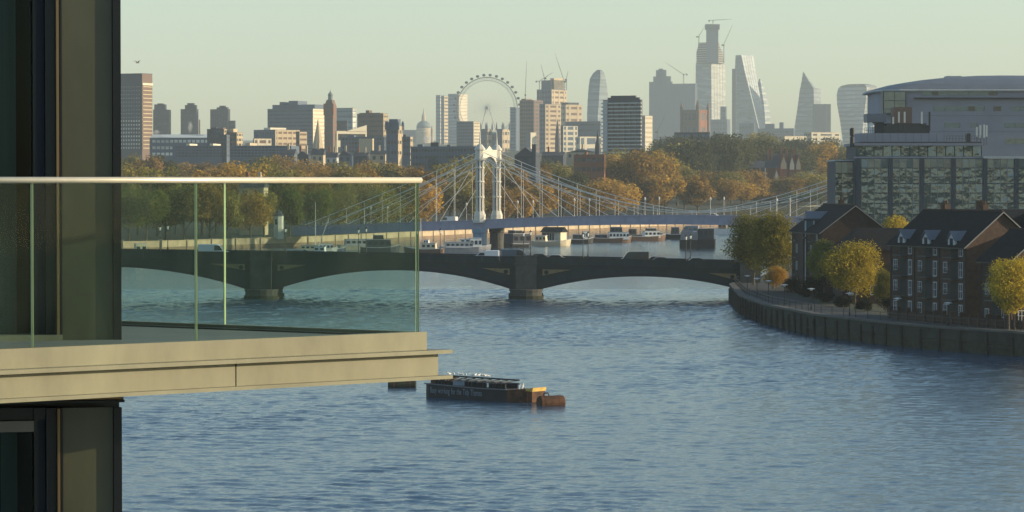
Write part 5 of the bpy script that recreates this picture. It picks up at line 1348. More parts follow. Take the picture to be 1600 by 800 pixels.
# red brick mansion with pointed gables
mg = thing('gabled_mansion', 'red brick mansion with pointed gables and tall chimneys among trees', 'house', (X(1222, 1640), 1640, gz(1640)))
s = F / 1640
def mk(px): return (px - 1222) / s
def mz(py): return Z(py, 1640) - gz(1640)
part('wall', MB().box(mk(1200), mk(1250), 2, 14, 0, mz(262)), m_bk_brick, mg)
part('roof', MB().prism_x([(1.5, mz(262)), (14.5, mz(262)), (8, mz(240))], mk(1198), mk(1251)), m_bk_roof, mg)
for a, b, top_, mt in ((1219, 1230, 240, m_bk_tan), (1233, 1242, 241, m_bk_pale), (1243, 1252, 241, m_bk_tan), (1208, 1217, 261, m_bk_pale)):
    g = part('gable', MB().prism_y([(mk(a), 0), (mk(b), 0), (mk(b), mz(top_ + 16)), (mk((a + b) / 2), mz(top_)), (mk(a), mz(top_ + 16))], 0.2 if a != 1208 else -3, 8), m_bk_brick, mg)
    link('gable_trim', MB().prism_y([(mk(a) + 0.4, mz(top_ + 24)), (mk(b) - 0.4, mz(top_ + 24)), (mk(b) - 0.4, mz(top_ + 17)), (mk((a + b) / 2), mz(top_ + 5)), (mk(a) + 0.4, mz(top_ + 17))], 0.05 if a != 1208 else -3.15, 0.3 if a != 1208 else -2.9).mesh('gable_trim', mt), g)
for px, top_ in ((1202, 232), (1207, 231), (1222, 228), (1231, 231), (1243, 231)):
    part('chimney', MB().box(mk(px) - 0.55, mk(px) + 0.55, 5, 6.5, mz(256), mz(top_)), m_bk_brick, mg)
house('slate_house', 'long dark slate roof below the tree crest beside the mansion', 1120, 1195, 262, 251, 1700, m_bk_dark, m_bk_roof, False, 1, 8, 280)
# small rooftops between the trees and the bigger blocks
seen = 0
ROOFS = [(436, 460, 240, 233, 'beside the round brown crown'), (462, 482, 243, 236, 'with white gable below the spire'), (486, 505, 242, 232, 'at the foot of the stone spire'), (508, 526, 246, 238, 'below the campanile'), (528, 548, 243, 236, 'below the tan wedge hall'), (552, 574, 244, 238, 'below the blank stone panel'), (578, 602, 241, 235, 'left of the church tower foot'), (606, 640, 246, 239, 'right of the church tower foot'), (388, 412, 243, 237, 'left of the round brown crown'), (846, 880, 243, 237, 'under the tan gridded office'), (884, 930, 238, 233, 'under the white gridded block')]
for i, (a, b, ev, rg_, lb) in enumerate(ROOFS):
    house('terrace_house', 'small slate roofed house ' + lb, a, b, ev, rg_, 1620 + 18 * i, [m_bk_blue, m_bk_dark, m_bk_tan, m_whitedull][i % 4], m_bk_roof, i % 3 == 1, 1 + i % 2, 12, 262)

# ---- cranes
def crane(label, px, ybase, ytop, jx, jy, d, cx=None):
    s = F / d; z0 = Z(ybase, d); b = P(px, ytop, d)
    t = thing('tower_crane', label, 'crane', (b.x, d, z0)); zt = b.z - z0
    wdt = 0.5 / s
    mb = MB()
    for i in (-1, 1):
        for j in (-1, 1): mb.tube((i * wdt, j * wdt, 0), (i * wdt, j * wdt, zt), 0.22 / s, n=4)
    nb_ = max(3, int(zt * s / 3))
    for i in range(nb_):
        mb.tube((-wdt, -wdt, zt * i / nb_), (wdt, -wdt, zt * (i + 1) / nb_), 0.14 / s, n=4)
    part('mast', mb, m_crane, t)
    e = Vector(((jx - px) / s, 0, (ytop - jy) / s)); o = Vector((0, 0, zt))
    mb = MB(); up = Vector((-e.z, 0, e.x)).normalized() * (0.9 / s)
    mb.tube(o, o + e, 0.28 / s, 0.16 / s, 4); mb.tube(o + up, o + e, 0.2 / s, 0.14 / s, 4)
    part('jib', mb, m_crane, t)
    cd = -e.normalized() * (6 / s); cd.z = 0.6 / s
    part('counter_jib', MB().tube(o, o + cd, 0.4 / s, n=4), m_crane, t)
    part('counterweight', MB().box(cd.x - 1.2 / s, cd.x + 1.2 / s, -1 / s, 1 / s, zt + cd.z - 2.4 / s, zt + cd.z), m_crane, t)
    part('cab', MB().box(-0.9 / s, 0.9 / s, -1.2 / s, 0.6 / s, zt - 1.6 / s, zt), m_bk_dark, t)
    return t
crane('crane with near vertical jib beside the wheel', 821, 158, 148, 823, 95, 3600)
crane('crane with jib raised to the right at the half built tower', 843, 158, 127, 864, 113, 3900)
crane('crane with steep jib behind the half built tower roof', 851, 140, 122, 845, 100, 4000)
crane('crane with longest raised jib at the half built tower', 882, 142, 127, 867, 83, 3850)
crane('small crane with short jib beside the longest jib', 885, 142, 124, 888, 110, 3950)
crane('crane with long low jib above the hazy slab', 1068, 132, 116, 1039, 97, 6100)
crane('flat top crane on the core of the tallest tower', 1114, 39, 32, 1143, 30, 6380)
crane('crane at the left shoulder of the tallest tower', 1092, 74, 57, 1102, 40, 6370)
crane('crane with steep jib at the right shoulder of the tallest tower', 1131, 98, 70, 1145, 38, 6370)
crane('thin dark crane in front of the broad hazy tower', 1027, 230, 206, 1041, 176, 3300)

# ================================================================== NEAR BANK: brick houses
G0 = 2.75
win_frame = MB()
for x0, x1, z0, z1 in ((-0.5, 0.5, 0, 0.09), (-0.5, 0.5, 1.31, 1.4), (-0.5, -0.41, 0.09, 1.31), (0.41, 0.5, 0.09, 1.31), (-0.035, 0.035, 0.09, 1.31), (-0.41, -0.035, 0.68, 0.74), (0.035, 0.41, 0.68, 0.74)):
    win_frame.box(x0, x1, -0.06, 0.04, z0, z1)
WF = win_frame.mesh('window', m_whitedull)
WP = MB().box(-0.42, 0.42, -0.01, 0.01, 0.08, 1.32).mesh('pane', m_pane)
WS = MB().box(-0.58, 0.58, -0.12, 0.02, -0.12, -0.004).mesh('sill', m_coping)
def window(parent, loc, rot, sx=1.0, sz=1.0, frame=None):
    w = link('window', WF, parent); w.location = loc; w.rotation_euler = (0, 0, rot); w.scale = (sx, 1, sz)
    link('pane', WP, w); link('sill', WS, w)
    return w
m_barge = M('grey_bargeboard', (0.20, 0.20, 0.20), 0.7)
def brick_house(name, label, org, rot, wid, ln, eave, ridge, wall, bays=3, floors=4, dormers=True, gable_win=0, barge=True, side_windows=True):
    """river front is the plane x = 0, gable end the plane y = 0"""
    t = thing(name, label, 'house', (org[0], org[1], G0), rot)
    he, hr = eave - G0, ridge - G0
    part('wall', MB().prism_y([(0, 0), (wid, 0), (wid, he), (wid / 2, hr - 0.12), (0, he)], 0, ln), wall, t)
    rf = MB()
    for sx, xe in ((1, 0.0), (-1, wid)):
        a0 = (xe - sx * 0.55, he - 0.55 * (hr - he) / (wid / 2)); a1 = (wid / 2, hr)
        q = [(a0[0], a0[1] - 0.0), (a1[0], a1[1]), (a1[0], a1[1] + 0.2), (a0[0], a0[1] + 0.2)]
        if sx < 0: q.reverse()
        rf.prism_y(q, -0.35, ln + 0.35)
    roof = part('roof', rf, m_slate, t)
    link('ridge_tiles', MB().box(wid / 2 - 0.14, wid / 2 + 0.14, -0.36, ln + 0.36, hr + 0.1, hr + 0.3).mesh('ridge_tiles', m_brick2), roof)
    if barge:
        for sx, xe in ((1, 0.0), (-1, wid)):
            mb = MB().bar((xe - sx * 0.5, -0.42, he - 0.5 * (hr - he) / (wid / 2)), (wid / 2, -0.42, hr + 0.05), 0.10, 0.13)
            part('bargeboard', mb, m_barge, t)
    part('gutter', MB().bar((-0.5, -0.3, he - 0.42), (-0.5, ln + 0.3, he - 0.42), 0.12, 0.12), m_lamp_iron, t)
    fhh = he / (floors - 0.35)
    bw = ln / max(1, bays)
    for b in range(bays):
        yc = bw * (b + 0.5)
        for f in range(floors):
            z = f * fhh
            top_ = f == floors - 1
            hh = 1.35 if top_ else 1.9
            # flat dark panel between two windows, the recess shade put into its colour
            part('recess_shade_panel', MB().box(-0.03, 0.03, yc - 0.95, yc + 0.75, z + 0.15, z + min(fhh - 0.3, he - z - 0.1)), m_room, t)
            if f > 0:
                bl = part('balcony', MB().box(-0.9, -0.03, yc - 1.25, yc + 1.05, z + 0.02, z + 0.16), m_coping, t)
                rl_ = MB().bar((-0.86, yc - 1.2, z + 1.1), (-0.86, yc + 1.0, z + 1.1), 0.05, 0.05)
                for k in range(10): rl_.box(-0.875, -0.845, yc - 1.2 + k * 0.243, yc - 1.17 + k * 0.243, z + 0.16, z + 1.1)
                link('balcony_rail', rl_.mesh('balcony_rail', m_lamp_iron), bl)
            window(t, (-0.04, yc - 2.1, z + 0.25), -math.pi / 2, 0.95, hh / 1.4)
            if not top_: window(t, (-0.04, yc + 2.0, z + 0.75), -math.pi / 2, 1.0, 0.95)
        if dormers:
            dz = he - 0.2
            dm = part('dormer', MB().prism_x([(yc - 1.05, dz), (yc + 0.85, dz), (yc + 0.85, dz + 0.75), (yc - 0.1, dz + 1.75), (yc - 1.05, dz + 0.75)], -0.3, -0.05), m_whitedull, t)
            k_ = wid * 0.38
            link('dormer_roof', MB().prism_x([(yc - 1.25, dz + 0.66), (yc - 0.1, dz + 1.85), (yc + 1.05, dz + 0.66), (yc - 0.1, dz + 1.7)][::-1], -0.5, k_).mesh('dormer_roof', m_roofgrey), dm)
            link('dormer_cheeks', MB().box(-0.05, k_ * 0.8, yc - 1.0, yc + 0.8, dz, dz + 0.74).mesh('dormer_cheeks', m_slate), dm)
            link('dormer_window', MB().box(-0.34, -0.28, yc - 0.5, yc + 0.3, dz + 0.1, dz + 0.95).mesh('dormer_window', m_pane), dm)
    for k in range(bays + 1):
        part('downpipe', MB().tube((-0.09, min(ln - 0.1, 0.12 + k * bw), 0), (-0.09, min(ln - 0.1, 0.12 + k * bw), he - 0.4), 0.06, n=6), m_lamp_iron, t)
    for k in range(max(1, bays - 1)):
        yk = ln * (k + 0.62) / max(1, bays - 1)
        st = part('chimney', MB().box(wid / 2 + 0.5, wid / 2 + 1.2, yk - 0.6, yk + 0.6, hr - 1.2, hr + 0.9), wall, t)
        for q in range(3): link('chimney_pot', MB().lathe([(0.13, 0), (0.11, 0.45)], (wid / 2 + 0.85, yk - 0.4 + q * 0.4, hr + 0.9), 8).mesh('chimney_pot', m_brick), st)
    for i in range(gable_win):
        for f in range(floors - 1):
            window(t, (wid * (i + 0.5) / gable_win, -0.04, f * fhh + 0.8), 0, 1.0, 0.9)
    return t
ROT = math.atan2(0.32, 0.947)
tr_ = brick_house('brick_terrace_house', 'brown brick riverside terrace with three white gabled dormers', (54.0, 365.0), ROT, 9.4, 20.5, 12.05, 15.9, m_brick, 3, 4, True, 0)
# added rear wing, invented to cast shade on the terrace gable end
part('added_shade_wing', MB().box(10.2, 26, -5, 13, 0, 11.0), m_brick2, tr_)
part('added_shade_wing_roof', MB().prism_x([(-5.4, 11.0), (13.4, 11.0), (4, 13.0)], 9.9, 26.3), m_slate, tr_)
lb_ = thing('slate_roof_block', 'long brick block with low dark slate ridge behind the dormered terrace', 'house', (60.5, 428.0, G0), R(2))
part('wall', MB().box(0, 22, 0, 26, 0, 9.8), m_brick2, lb_)
part('roof', MB().loft([[(-0.5, -0.5, 9.8), (22.5, -0.5, 9.8), (22.5, 26.5, 9.8), (-0.5, 26.5, 9.8)], [(2.0, 8, 12.9), (20, 8, 12.9), (20, 18, 12.9), (2.0, 18, 12.9)]]), m_slate, lb_)
for i_ in range(6): window(lb_, (2.0 + 3.5 * i_, -0.04, 7.2), 0)
for i_ in range(2): part('chimney', MB().box(6 + 8 * i_, 7 + 8 * i_, 9, 10, 12.5, 14.2), m_brick2, lb_)
brick_house('brick_terrace_house', 'brick house with plain gable end behind the rightmost yellow tree', (57.2, 352.0), ROT, 8.2, 7.5, 10.6, 13.9, m_brick2, 1, 3, False, 3)
brick_house('brick_house', 'dark roofed brick house with white edged gable below the glass office', (45.6, 452.0), R(6), 9.9, 22.0, 12.3, 16.0, m_brick2, 2, 4, False, 2)
# side-on roof beside it
t = thing('brick_house', 'low dark slate roofed brick house between terrace and yellow tree', 'house', (45.7, 424, G0), R(4))
part('wall', MB().box(0, 8.6, 0, 8, 0, 7.4), m_brick2, t)
part('roof', MB().loft([[(-0.5, -0.5, 7.4), (9.1, -0.5, 7.4), (9.1, 8.5, 7.4), (-0.5, 8.5, 7.4)], [(2.6, 3.6, 10.4), (9.0, 3.6, 10.4), (9.0, 4.4, 10.4), (2.6, 4.4, 10.4)]]), m_slate, t)
for i in range(3):
    for f in range(2): window(t, (1.4 + i * 2.9, -0.04, 1.2 + f * 2.9), 0)
# glazed link with blue canopy and white columns
t = thing('glazed_porch', 'blue canopied glazed porch with white columns beside the big tree', 'porch', (X(1256, 462), 462, G0), R(3))
part('canopy', MB().box(0, 5.0, 0, 5, 11.0, 11.3), m_bluecol, t)
part('glass_screen', MB().box(0.1, 4.8, 0.3, 0.36, 9.2, 11.0), m_tealpane, t)
for k in range(4): part('column', MB().tube((0.3 + k * 1.25, 0.1, 0), (0.3 + k * 1.25, 0.1, 11.0), 0.11, n=8), m_whitedull, t)
part('wall', MB().box(0.0, 5.0, 0.6, 5, 0, 9.1), m_brick2, t)
part('balcony_slab', MB().box(-0.1, 5.1, -0.3, 0.6, 8.3, 8.55), m_coping, t)
part('roof_lantern', MB().prism_x([(1.0, 11.3), (4.2, 11.3), (2.6, 12.4)], 0.6, 4.4), m_roofgrey, t)

# ================================================================== glass office
od = 600.0
of = thing('glass_office', 'mirror glass office with blue columns and rooftop antennas', 'office block', (X(1337, od), od, G0))
so = F / od
def ox(px): return (px - 1337) / so
def oz(py): return Z(py, od) - G0
part('core', MB().box(ox(1337), ox(1720), 0.35, 22, 0, oz(247)), m_bk_dark, of)
part('core', MB().box(ox(1309), ox(1337), 4.35, 20, 0, oz(252)), m_bk_dark, of)
part('upper_core', MB().box(ox(1338), ox(1534), 1.35, 18, oz(247), oz(223)), m_bk_dark, of)
cols = [1342 + 49.2 * i for i in range(8)]
for c in cols: part('column', MB().box(ox(c - 3.4), ox(c + 3.4), -0.55, 0.2, 0, oz(247.5)), m_bluecol, of)
rowsy = [(248.5, 262), (263, 276), (277, 286), (287.5, 301), (302.5, 317), (318.5, 334), (335.5, 350)]
def pane_mesh(wpx, y0, y1, mat, nm='glass_pane'):
    return MB().box(-wpx / so / 2, wpx / so / 2, -0.03, 0.03, -(y1 - y0) / so / 2, (y1 - y0) / so / 2).mesh(nm, mat)
pm = {}
for i, (c0, c1) in enumerate(zip(cols, cols[1:])):
    wp = (c1 - c0 - 7.6) / 4
    for j, (y0, y1) in enumerate(rowsy):
        key = (j,)
        if key not in pm: pm[key] = pane_mesh(wp - 0.9, y0, y1, m_facade_glass2 if j == 0 else m_facade_glass)
        for k in range(4):
            o = link('glass_pane', pm[key], of)
            o.location = (ox(c0 + 3.8 + wp * (k + 0.5)), 0.12, oz((y0 + y1) / 2))
            o.rotation_euler = (R(rnd.gauss(0.0, 0.9)), 0, R(rnd.gauss(0, 1.0)))
    mb = MB()
    for y0, y1 in rowsy: mb.box(ox(c0 + 3.5), ox(c1 - 3.5), 0.0, 0.3, oz(y1 + 1.2), oz(y1 + 0.2))
    part('transom', mb, m_bluecol, of)
    mb = MB()
    for k in range(5): mb.box(ox(c0 + 3.8 + wp * k - 0.3), ox(c0 + 3.8 + wp * k + 0.3), -0.02, 0.28, 0, oz(248))
    part('mullion', mb, m_concrete_b, of)
# set back end bay
for j, (y0, y1) in enumerate([(253, 270), (271, 287), (288, 304), (305, 322), (323, 340)]):
    for k in range(3):
        me = pm.setdefault(('e', j), pane_mesh(9.2, y0, y1, m_facade_glass2 if j == 0 else m_facade_glass))
        o = link('glass_pane', me, of); o.location = (ox(1313.5 + 9.8 * k), 4.1, oz((y0 + y1) / 2)); o.rotation_euler = (R(rnd.gauss(0, 1.2)), 0, R(rnd.gauss(0, 1.5)))
part('end_roof', MB().box(ox(1308), ox(1338), 3.8, 20, oz(251.5), oz(249.5)), m_whitedull, of)
# recessed upper storey
for k in range(14):
    me = pm.setdefault(('u',), pane_mesh(12.6, 228, 244, m_facade_glass))
    o = link('glass_pane', me, of); o.location = (ox(1345.5 + 14 * k), 1.1, oz(236)); o.rotation_euler = (R(rnd.gauss(0, 1.4)), 0, R(rnd.gauss(0, 1.6)))
part('upper_mullions', [mb := MB()] and [mb.box(ox(1338.2 + 14 * k), ox(1339.2 + 14 * k), 0.9, 1.25, oz(246), oz(227)) for k in range(15)] and mb, m_bluecol, of)
part('sill_band', MB().box(ox(1335), ox(1536), 0.5, 1.4, oz(247.2), oz(244.5)), m_concrete_b, of)
part('roof_slab', MB().box(ox(1335), ox(1536), 0.2, 19, oz(227.5), oz(223.5)), m_concrete_b, of)
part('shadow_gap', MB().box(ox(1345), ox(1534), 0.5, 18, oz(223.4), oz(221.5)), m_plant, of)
part('roof_slab', MB().box(ox(1536), ox(1720), -0.3, 20, oz(248), oz(244)), m_whitedull, of)
part('roof_screen', MB().box(ox(1345), ox(1479), 1.0, 14, oz(221.5), oz(208)), m_concrete_b, of)
for k in range(11): part('screen_joint', MB().box(ox(1356 + 12 * k), ox(1356.6 + 12 * k), 0.95, 1.0, oz(221), oz(208.6)), m_roofgrey, of)
part('plant_unit', MB().box(ox(1387), ox(1456), 4, 10, oz(208), oz(195)), m_plant, of)
part('plant_unit', MB().box(ox(1390), ox(1452), 4.5, 9, oz(195), oz(192)), m_plant, of)
part('lift_overrun', MB().box(ox(1404), ox(1432), 7, 13, oz(192), oz(166)), m_bk_brown, of)
part('canopy', MB().box(ox(1360), ox(1391), 6, 12, oz(190), oz(176.5)), m_roofgrey, of)
part('stair_house', MB().box(ox(1373), ox(1388), 7, 12, oz(208), oz(190)), m_bluecol, of)
part('duct', MB().tube((ox(1366), 6.5, oz(207)), (ox(1366), 6.5, oz(190)), 0.4, n=8), m_white, of)
part('duct', MB().tube((ox(1370), 6.5, oz(207)), (ox(1369), 6.5, oz(192)), 0.3, n=8), m_white, of)
part('corner_mast', MB().lathe([(0.45, 0), (0.45, 2.0), (0.3, 2.1), (0.5, 2.4), (0.5, 3.6), (0.2, 3.8)], (ox(1332), 0.8, oz(230)), 8), m_plant, of)
for px, y0, y1 in ((1408, 192, 174), (1417, 192, 174), (1444, 194, 174), (1456, 205, 174), (1530.5, 214, 198), (1536, 216, 195), (1542, 216, 194), (1546, 214, 195), (1399, 194, 182)):
    a = part('antenna', MB().box(ox(px) - 0.16, ox(px) + 0.16, 3.6, 3.85, oz(y0 - 1), oz(y1)), m_antenna if px != 1456 else m_plant, of)
    link('antenna_pole', MB().tube((ox(px), 3.95, oz(y0 + 12)), (ox(px), 3.95, oz(y1 + 1)), 0.05, n=5).mesh('antenna_pole', m_plant), a)
for a, b in ((1352, 1386), (1480, 1534)):
    mb = MB()
    for q in (0.55, 1.1): mb.bar((ox(a), 1.2, oz(221) + q + (1.6 if a < 1400 else 0)), (ox(b), 1.2, oz(221) + q + (1.6 if a < 1400 else 0)), 0.05, 0.05)
    for k in range(12):
        x = ox(a) + (ox(b) - ox(a)) * k / 11; mb.box(x - 0.03, x + 0.03, 1.17, 1.23, oz(221) + (1.6 if a < 1400 else 0), oz(221) + 1.15 + (1.6 if a < 1400 else 0))
    part('roof_railing', mb, m_plant, of)
part('access_door', MB().box(ox(1515), ox(1521), 4, 6, oz(222), oz(208)), m_plant, of)

# ================================================================== curved roof building behind
qd = 760.0; sq = F / qd
cv = thing('curved_block', 'lilac grey block with curved metal roof and teal window strips', 'apartment block', (X(1412, qd), qd, G0))
def qx(px): return (px - 1412) / sq
def qz(py): return Z(py, qd) - G0
body = [(qx(1760), 40), (qx(1412), 40), (qx(1380), 34), (qx(1376), 18), (qx(1378), 9), (qx(1386), 3), (qx(1398), 0.6), (qx(1412), 0), (qx(1760), 0)]
part('wall', MB().prism(body[::-1], 0, qz(142)), m_concrete_b, cv)
def ringq(k, z): 
    cx_, cy_ = qx(1590), 20
    return [(cx_ + (x - cx_) * k, cy_ + (y - cy_) * k, z) for x, y in body[::-1]]
part('roof', MB().loft([ringq(1.03, qz(142)), ringq(1.035, qz(139)), ringq(0.97, qz(135)), ringq(0.89, qz(130.5)), ringq(0.78, qz(126.5)), ringq(0.66, qz(122.5)), ringq(0.47, qz(118)), ringq(0.25, qz(115)), ringq(0.05, qz(113.7))]), m_roofgrey, cv, smooth=False)
part('eaves_trim', MB().loft([ringq(1.036, qz(142.6)), ringq(1.040, qz(141)), ringq(1.036, qz(139.4))]), m_whitedull, cv)
part('roof_light', MB().box(qx(1492), qx(1515), 14, 20, qz(122), qz(115.5)), m_whitedull, cv)
part('roof_window', MB().loft([[(qx(1548), 8.0, qz(124)), (qx(1640), 8.0, qz(124)), (qx(1640), 8.2, qz(123.6)), (qx(1548), 8.2, qz(123.6))], [(qx(1545), 14.5, qz(118.2)), (qx(1640), 14.5, qz(118.2)), (qx(1640), 14.7, qz(117.6)), (qx(1545), 14.7, qz(117.6))]]), m_tealpane, cv)
def strip(y0, y1, xs_):
    for a, b, m in xs_:
        n = max(1, round((b - a) / 17))
        for k in range(n):
            p0, p1 = a + (b - a) * k / n, a + (b - a) * (k + 1) / n
            w = part('window', MB().box(qx(p0), qx(p1 - 0.7), -0.05, 0.06, qz(y1), qz(y0)), m_whitedull if False else m, cv)
            link('window_frame', MB().box(qx(p1 - 0.7), qx(p1), -0.12, 0.06, qz(y1), qz(y0)).mesh('window_frame', m_roofgrey), w)
strip(142.5, 149, [(1441, 1456, m_tealpane), (1456, 1466, m_pane), (1466, 1545, m_tealpane), (1545, 1558, m_pane)])
strip(166, 173.5, [(1458, 1513, m_tealpane), (1513, 1523, m_pane), (1523, 1538, m_tealpane), (1552, 1564, m_pane), (1579, 1640, m_tealpane)])
strip(192, 199.5, [(1475, 1500, m_tealpane), (1516, 1527, m_tealpane), (1569, 1640, m_tealpane)])
strip(216, 225, [(1570, 1640, m_facade_glass2)])
part('balcony_ledge', MB().box(qx(1428), qx(1760), -0.9, 0.1, qz(154.5), qz(152.5)), m_plant, cv)
part('floor_line', MB().box(qx(1440), qx(1760), -0.06, 0.1, qz(181), qz(180.4)), m_roofgrey, cv)
part('floor_line', MB().box(qx(1440), qx(1760), -0.06, 0.1, qz(206), qz(205.4)), m_roofgrey, cv)
# glazed corner bay
for k, (a, b) in enumerate(((1380, 1396), (1397, 1413))):
    for y0, y1 in ((143.5, 157), (158, 170), (171, 177)):
        part('corner_glazing', MB().box(qx(a), qx(b), -1.2, -1.1, qz(y1), qz(y0)), m_facade_glass2, cv)
part('corner_frame', MB().box(qx(1378.5), qx(1414.5), -1.1, 3.0, qz(178), qz(142.6)), m_bluecol, cv)

# ================================================================== riverside trees, lamps, hedges
def wall_d(px, off):
    k = (px - 800) / F; lo, hi = 300.0, 520.0
    for _ in range(50):
        m = (lo + hi) / 2
        if k * m > bank_x(m) + off: hi = m
        else: lo = m
    return lo
L_OLIVE2 = leafmat('leaf_deep_olive', (0.07, 0.075, 0.018), (0.2, 0.18, 0.035), scale=0.6)
def near_tree(label, px, top_, wpx, d, leaf, k, name='plane_tree'):
    h = Z(top_, d) - G0
    return tree(name, label, (X(px, d), d, G0), h, wpx / (F / d), leaf, 'trees on the near promenade', True, k)
near_tree('big dark olive tree at the bridge end, overhanging the river', 1178, 332, 66, 500, L_OLIVE2, 0)
near_tree('big yellowing tree at the bridge end beside the dark olive one', 1209, 331, 70, 484, leafmat('leaf_autumn_lime', (0.12, 0.115, 0.018), (0.36, 0.29, 0.035), scale=0.6), 2)
near_tree('green tree left of the round bright yellow tree', 1288, 371, 52, 436, L_GREEN, 1)
near_tree('round bright yellow tree on the promenade', 1336, 378, 76, 421, L_YELLOW, 2)
near_tree('small olive brown tree at the corner of the brick terrace', 1381, 421, 32, 404, L_OLIVE2, 2)
near_tree('yellow green tree before the gable end of the rightmost house', 1577, 401, 72, 347.5, L_YELLOW, 0)
near_tree('yellow green treetop showing between the dark house roofs', 1404, 333, 56, 545, L_YELLOW, 1)
near_tree('small reddish tree under the big yellowing tree', 1213, 416, 34, 478, L_ORANGE, 2)
HED = [(1255, 440, 34), (1285, 448, 40), (1318, 452, 40), (1352, 456, 36), (1388, 452, 40), (1240, 425, 40), (1270, 418, 50), (1432, 476, 44), (1462, 478, 46), (1500, 486, 44), (1530, 490, 46), (1562, 494, 40), (1596, 496, 44), (1410, 462, 30)]
m_hedge = leafmat('leaf_hedge', (0.014, 0.019, 0.009), (0.032, 0.036, 0.014), scale=0.8)
HL = ['behind the lamp by the big tree', 'left of the yellow tree trunk', 'under the yellow tree', 'right of the yellow tree trunk', 'at the terrace corner', 'below the white porch columns', 'in front of the dark roofed house', 'below the middle dormer', 'below the second terrace bay', 'below the near terrace corner', 'left of the gable end house', 'at the gable end house door', 'at the frame edge beside the last lamp', 'by the lowest terrace window']
for (px, top_, wp), lb in zip(HED, HL):
    d = wall_d(px, 8.0); h = Z(top_, d) - G0
    t = thing('shrub', 'dark evergreen shrub ' + lb, 'shrub', (X(px, d), d, G0 - 0.3), rnd.random() * 6, 'shrubs along the promenade gardens')
    cr = link('foliage', CROWN[rnd.randrange(6)], t); cr.material_slots[0].link = 'OBJECT'; cr.material_slots[0].material = m_hedge
    sx = wp / (F / d) / 0.8; cr.scale = (sx, sx, max(1.2, h)); cr.location = (0, 0, -0.12 * h)
    part('stem', MB().tube((0, 0, 0), (0, 0, max(1.0, h * 0.5)), 0.1, 0.05, 6), m_bark, t)
def make_plamp():
    t = thing('promenade_lamp', '', 'street lamp')
    part('column', MB().lathe([(0.11, 0), (0.11, 0.5), (0.06, 0.6), (0.05, 3.3)], n=8), m_lamp_iron, t)
    part('lamp_head', MB().lathe([(0.12, 3.3), (0.2, 3.42), (0.2, 3.55)], n=10), m_lampglass, t)
    part('lamp_hat', MB().lathe([(0.5, 3.55), (0.52, 3.6), (0.3, 3.68), (0.05, 3.74)], n=12), m_white, t)
    return t
pl0 = make_plamp()
PL = [(1153, 424, 'at the very end of the bridge'), (1168, 430, 'second from the bridge end'), (1183, 434, 'left of the big tree trunk'), (1201, 438, 'right of the big tree trunk'), (1226, 444, 'right of the small reddish tree'), (1268, 450, 'halfway to the yellow tree'), (1328, 457, 'in front of the yellow tree trunk'), (1403, 465, 'at the terrace corner'), (1482, 472, 'below the near dormer'), (1586, 480, 'nearest the frame edge')]
for i, (px, top_, lb) in enumerate(PL):
    o = pl0 if i == 0 else copy_tree(pl0)
    d = wall_d(px, 2.2 if i > 2 else 1.4); o.location = (X(px, d), d, G0)
    k = max(0.6, (Z(top_, d) - G0) / 3.74); o.scale = (1, 1, min(1.4, k))
    tag(o, 'white hatted promenade lamp ' + lb, 'street lamp', 'lamps along the near promenade')
# garden walls with brick piers
gw = thing('garden_wall', 'low brick garden wall with piers in front of the terrace', 'wall', (X(1440, 372), 372, G0))
prev = None
for px in range(1392, 1604, 14):
    d = wall_d(px, 5.0); p = Vector((X(px, d), d, G0))
    part('brick_pier', MB().box(p.x - 0.25, p.x + 0.25, p.y - 0.25, p.y + 0.25, G0 - 0.1, G0 + 1.5), m_brick, gw, True)
    if prev is not None: part('wall_panel', MB().bar(prev + Vector((0, 0, 0.5)), p + Vector((0, 0, 0.5)), 0.2, 1.0), m_brick2, gw, True)
    prev = p
# bird in the sky
bd_ = 300.0; bp0 = P(215, 98, bd_)
t = thing('flying_bird', 'small dark bird flying above the slab tower', 'bird', bp0, R(50))
part('body', MB().loft([[(x, r_ * math.cos(a), r_ * math.sin(a)) for a in [i * math.pi / 3 for i in range(6)]] for x, r_ in ((-0.25, 0.02), (-0.1, 0.06), (0.1, 0.06), (0.25, 0.02))]), m_bird_d, t)
for s_ in (-1, 1):
    part('wing', MB().add([(-0.08, 0, 0.02), (0.1, 0, 0.02), (0.05, s_ * 0.3, 0.2), (-0.1, s_ * 0.3, 0.2), (-0.12, s_ * 0.6, 0.12)], [(0, 1, 2, 3), (3, 2, 4)]), m_bird_d, t)

# ---- the air over the city
hz = MB(); hz.box(-6200, 6200, -450, 9750, -8, 430)
hm = bpy.data.materials.new('haze_air'); hm.use_nodes = True
hn = hm.node_tree; hn.nodes.clear()
ho = hn.nodes.new('ShaderNodeOutputMaterial'); hv = hn.nodes.new('ShaderNodeVolumePrincipled')
hv.inputs['Color'].default_value = (0.80, 0.92, 0.98, 1)
hv.inputs['Density'].default_value = 0.85e-4
hv.inputs['Anisotropy'].default_value = 0.0
hn.links.new(hv.outputs[0], ho.inputs['Volume'])
tag(link('haze', hz.mesh('haze', hm)), label='thin pale haze over the river and the distant city', kind='stuff')

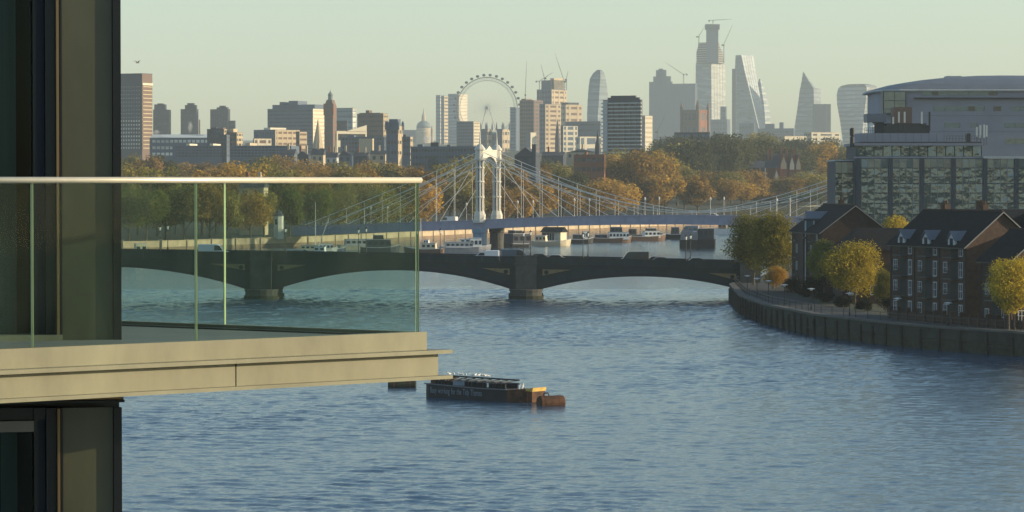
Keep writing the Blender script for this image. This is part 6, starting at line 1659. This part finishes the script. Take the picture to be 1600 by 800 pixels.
# ---- steam rising from heating plants among the roofs
def steam(label, px, py, wpx, hpx, d):
    s = F / d; c = P(px, py, d)
    m = bpy.data.materials.new('steam'); m.use_nodes = True
    nt = m.node_tree; nt.nodes.clear(); N, L = nt.nodes, nt.links
    o = N.new('ShaderNodeOutputMaterial'); v = N.new('ShaderNodeVolumePrincipled'); v.inputs['Color'].default_value = (0.96, 0.96, 0.96, 1)
    tc = N.new('ShaderNodeTexCoord'); nz = N.new('ShaderNodeTexNoise'); nz.inputs['Scale'].default_value = 2.2; nz.inputs['Detail'].default_value = 4
    L.new(tc.outputs['Object'], nz.inputs['Vector'])
    ln = N.new('ShaderNodeVectorMath'); ln.operation = 'LENGTH'; L.new(tc.outputs['Object'], ln.inputs[0])
    mr = N.new('ShaderNodeMapRange'); mr.inputs['From Min'].default_value = 0.25; mr.inputs['From Max'].default_value = 1.0; mr.inputs['To Min'].default_value = 0.32; mr.inputs['To Max'].default_value = -0.55
    L.new(ln.outputs['Value'], mr.inputs['Value'])
    ad = N.new('ShaderNodeMath'); ad.operation = 'ADD'; L.new(nz.outputs['Fac'], ad.inputs[0]); L.new(mr.outputs[0], ad.inputs[1])
    sb_ = N.new('ShaderNodeMath'); sb_.operation = 'SUBTRACT'; sb_.inputs[1].default_value = 0.42; L.new(ad.outputs[0], sb_.inputs[0])
    mx = N.new('ShaderNodeMath'); mx.operation = 'MULTIPLY'; mx.use_clamp = False; mx.inputs[1].default_value = 5.0 * s / wpx; L.new(sb_.outputs[0], mx.inputs[0])
    cl = N.new('ShaderNodeMath'); cl.operation = 'MAXIMUM'; cl.inputs[1].default_value = 0.0; L.new(mx.outputs[0], cl.inputs[0])
    L.new(cl.outputs[0], v.inputs['Density']); L.new(v.outputs[0], o.inputs['Volume'])
    mb = MB().lathe([(0.05, -1), (0.7, -0.72), (1.0, 0), (0.7, 0.72), (0.05, 1)], n=12)
    ob = link('steam_plume', mb.mesh('steam_plume', m)); ob.location = c; ob.scale = (wpx / 2 / s, wpx / 2 / s, hpx / 2 / s)
    return tag(ob, label, kind='stuff')
steam('white steam plume rising in front of the middle dark tower', 297, 198, 14, 34, 1880)
steam('thin white steam at the foot of the leftmost dark tower', 244, 207, 20, 18, 1880)
steam('drifting white steam below the cathedral dome', 668, 217, 30, 24, 1650)
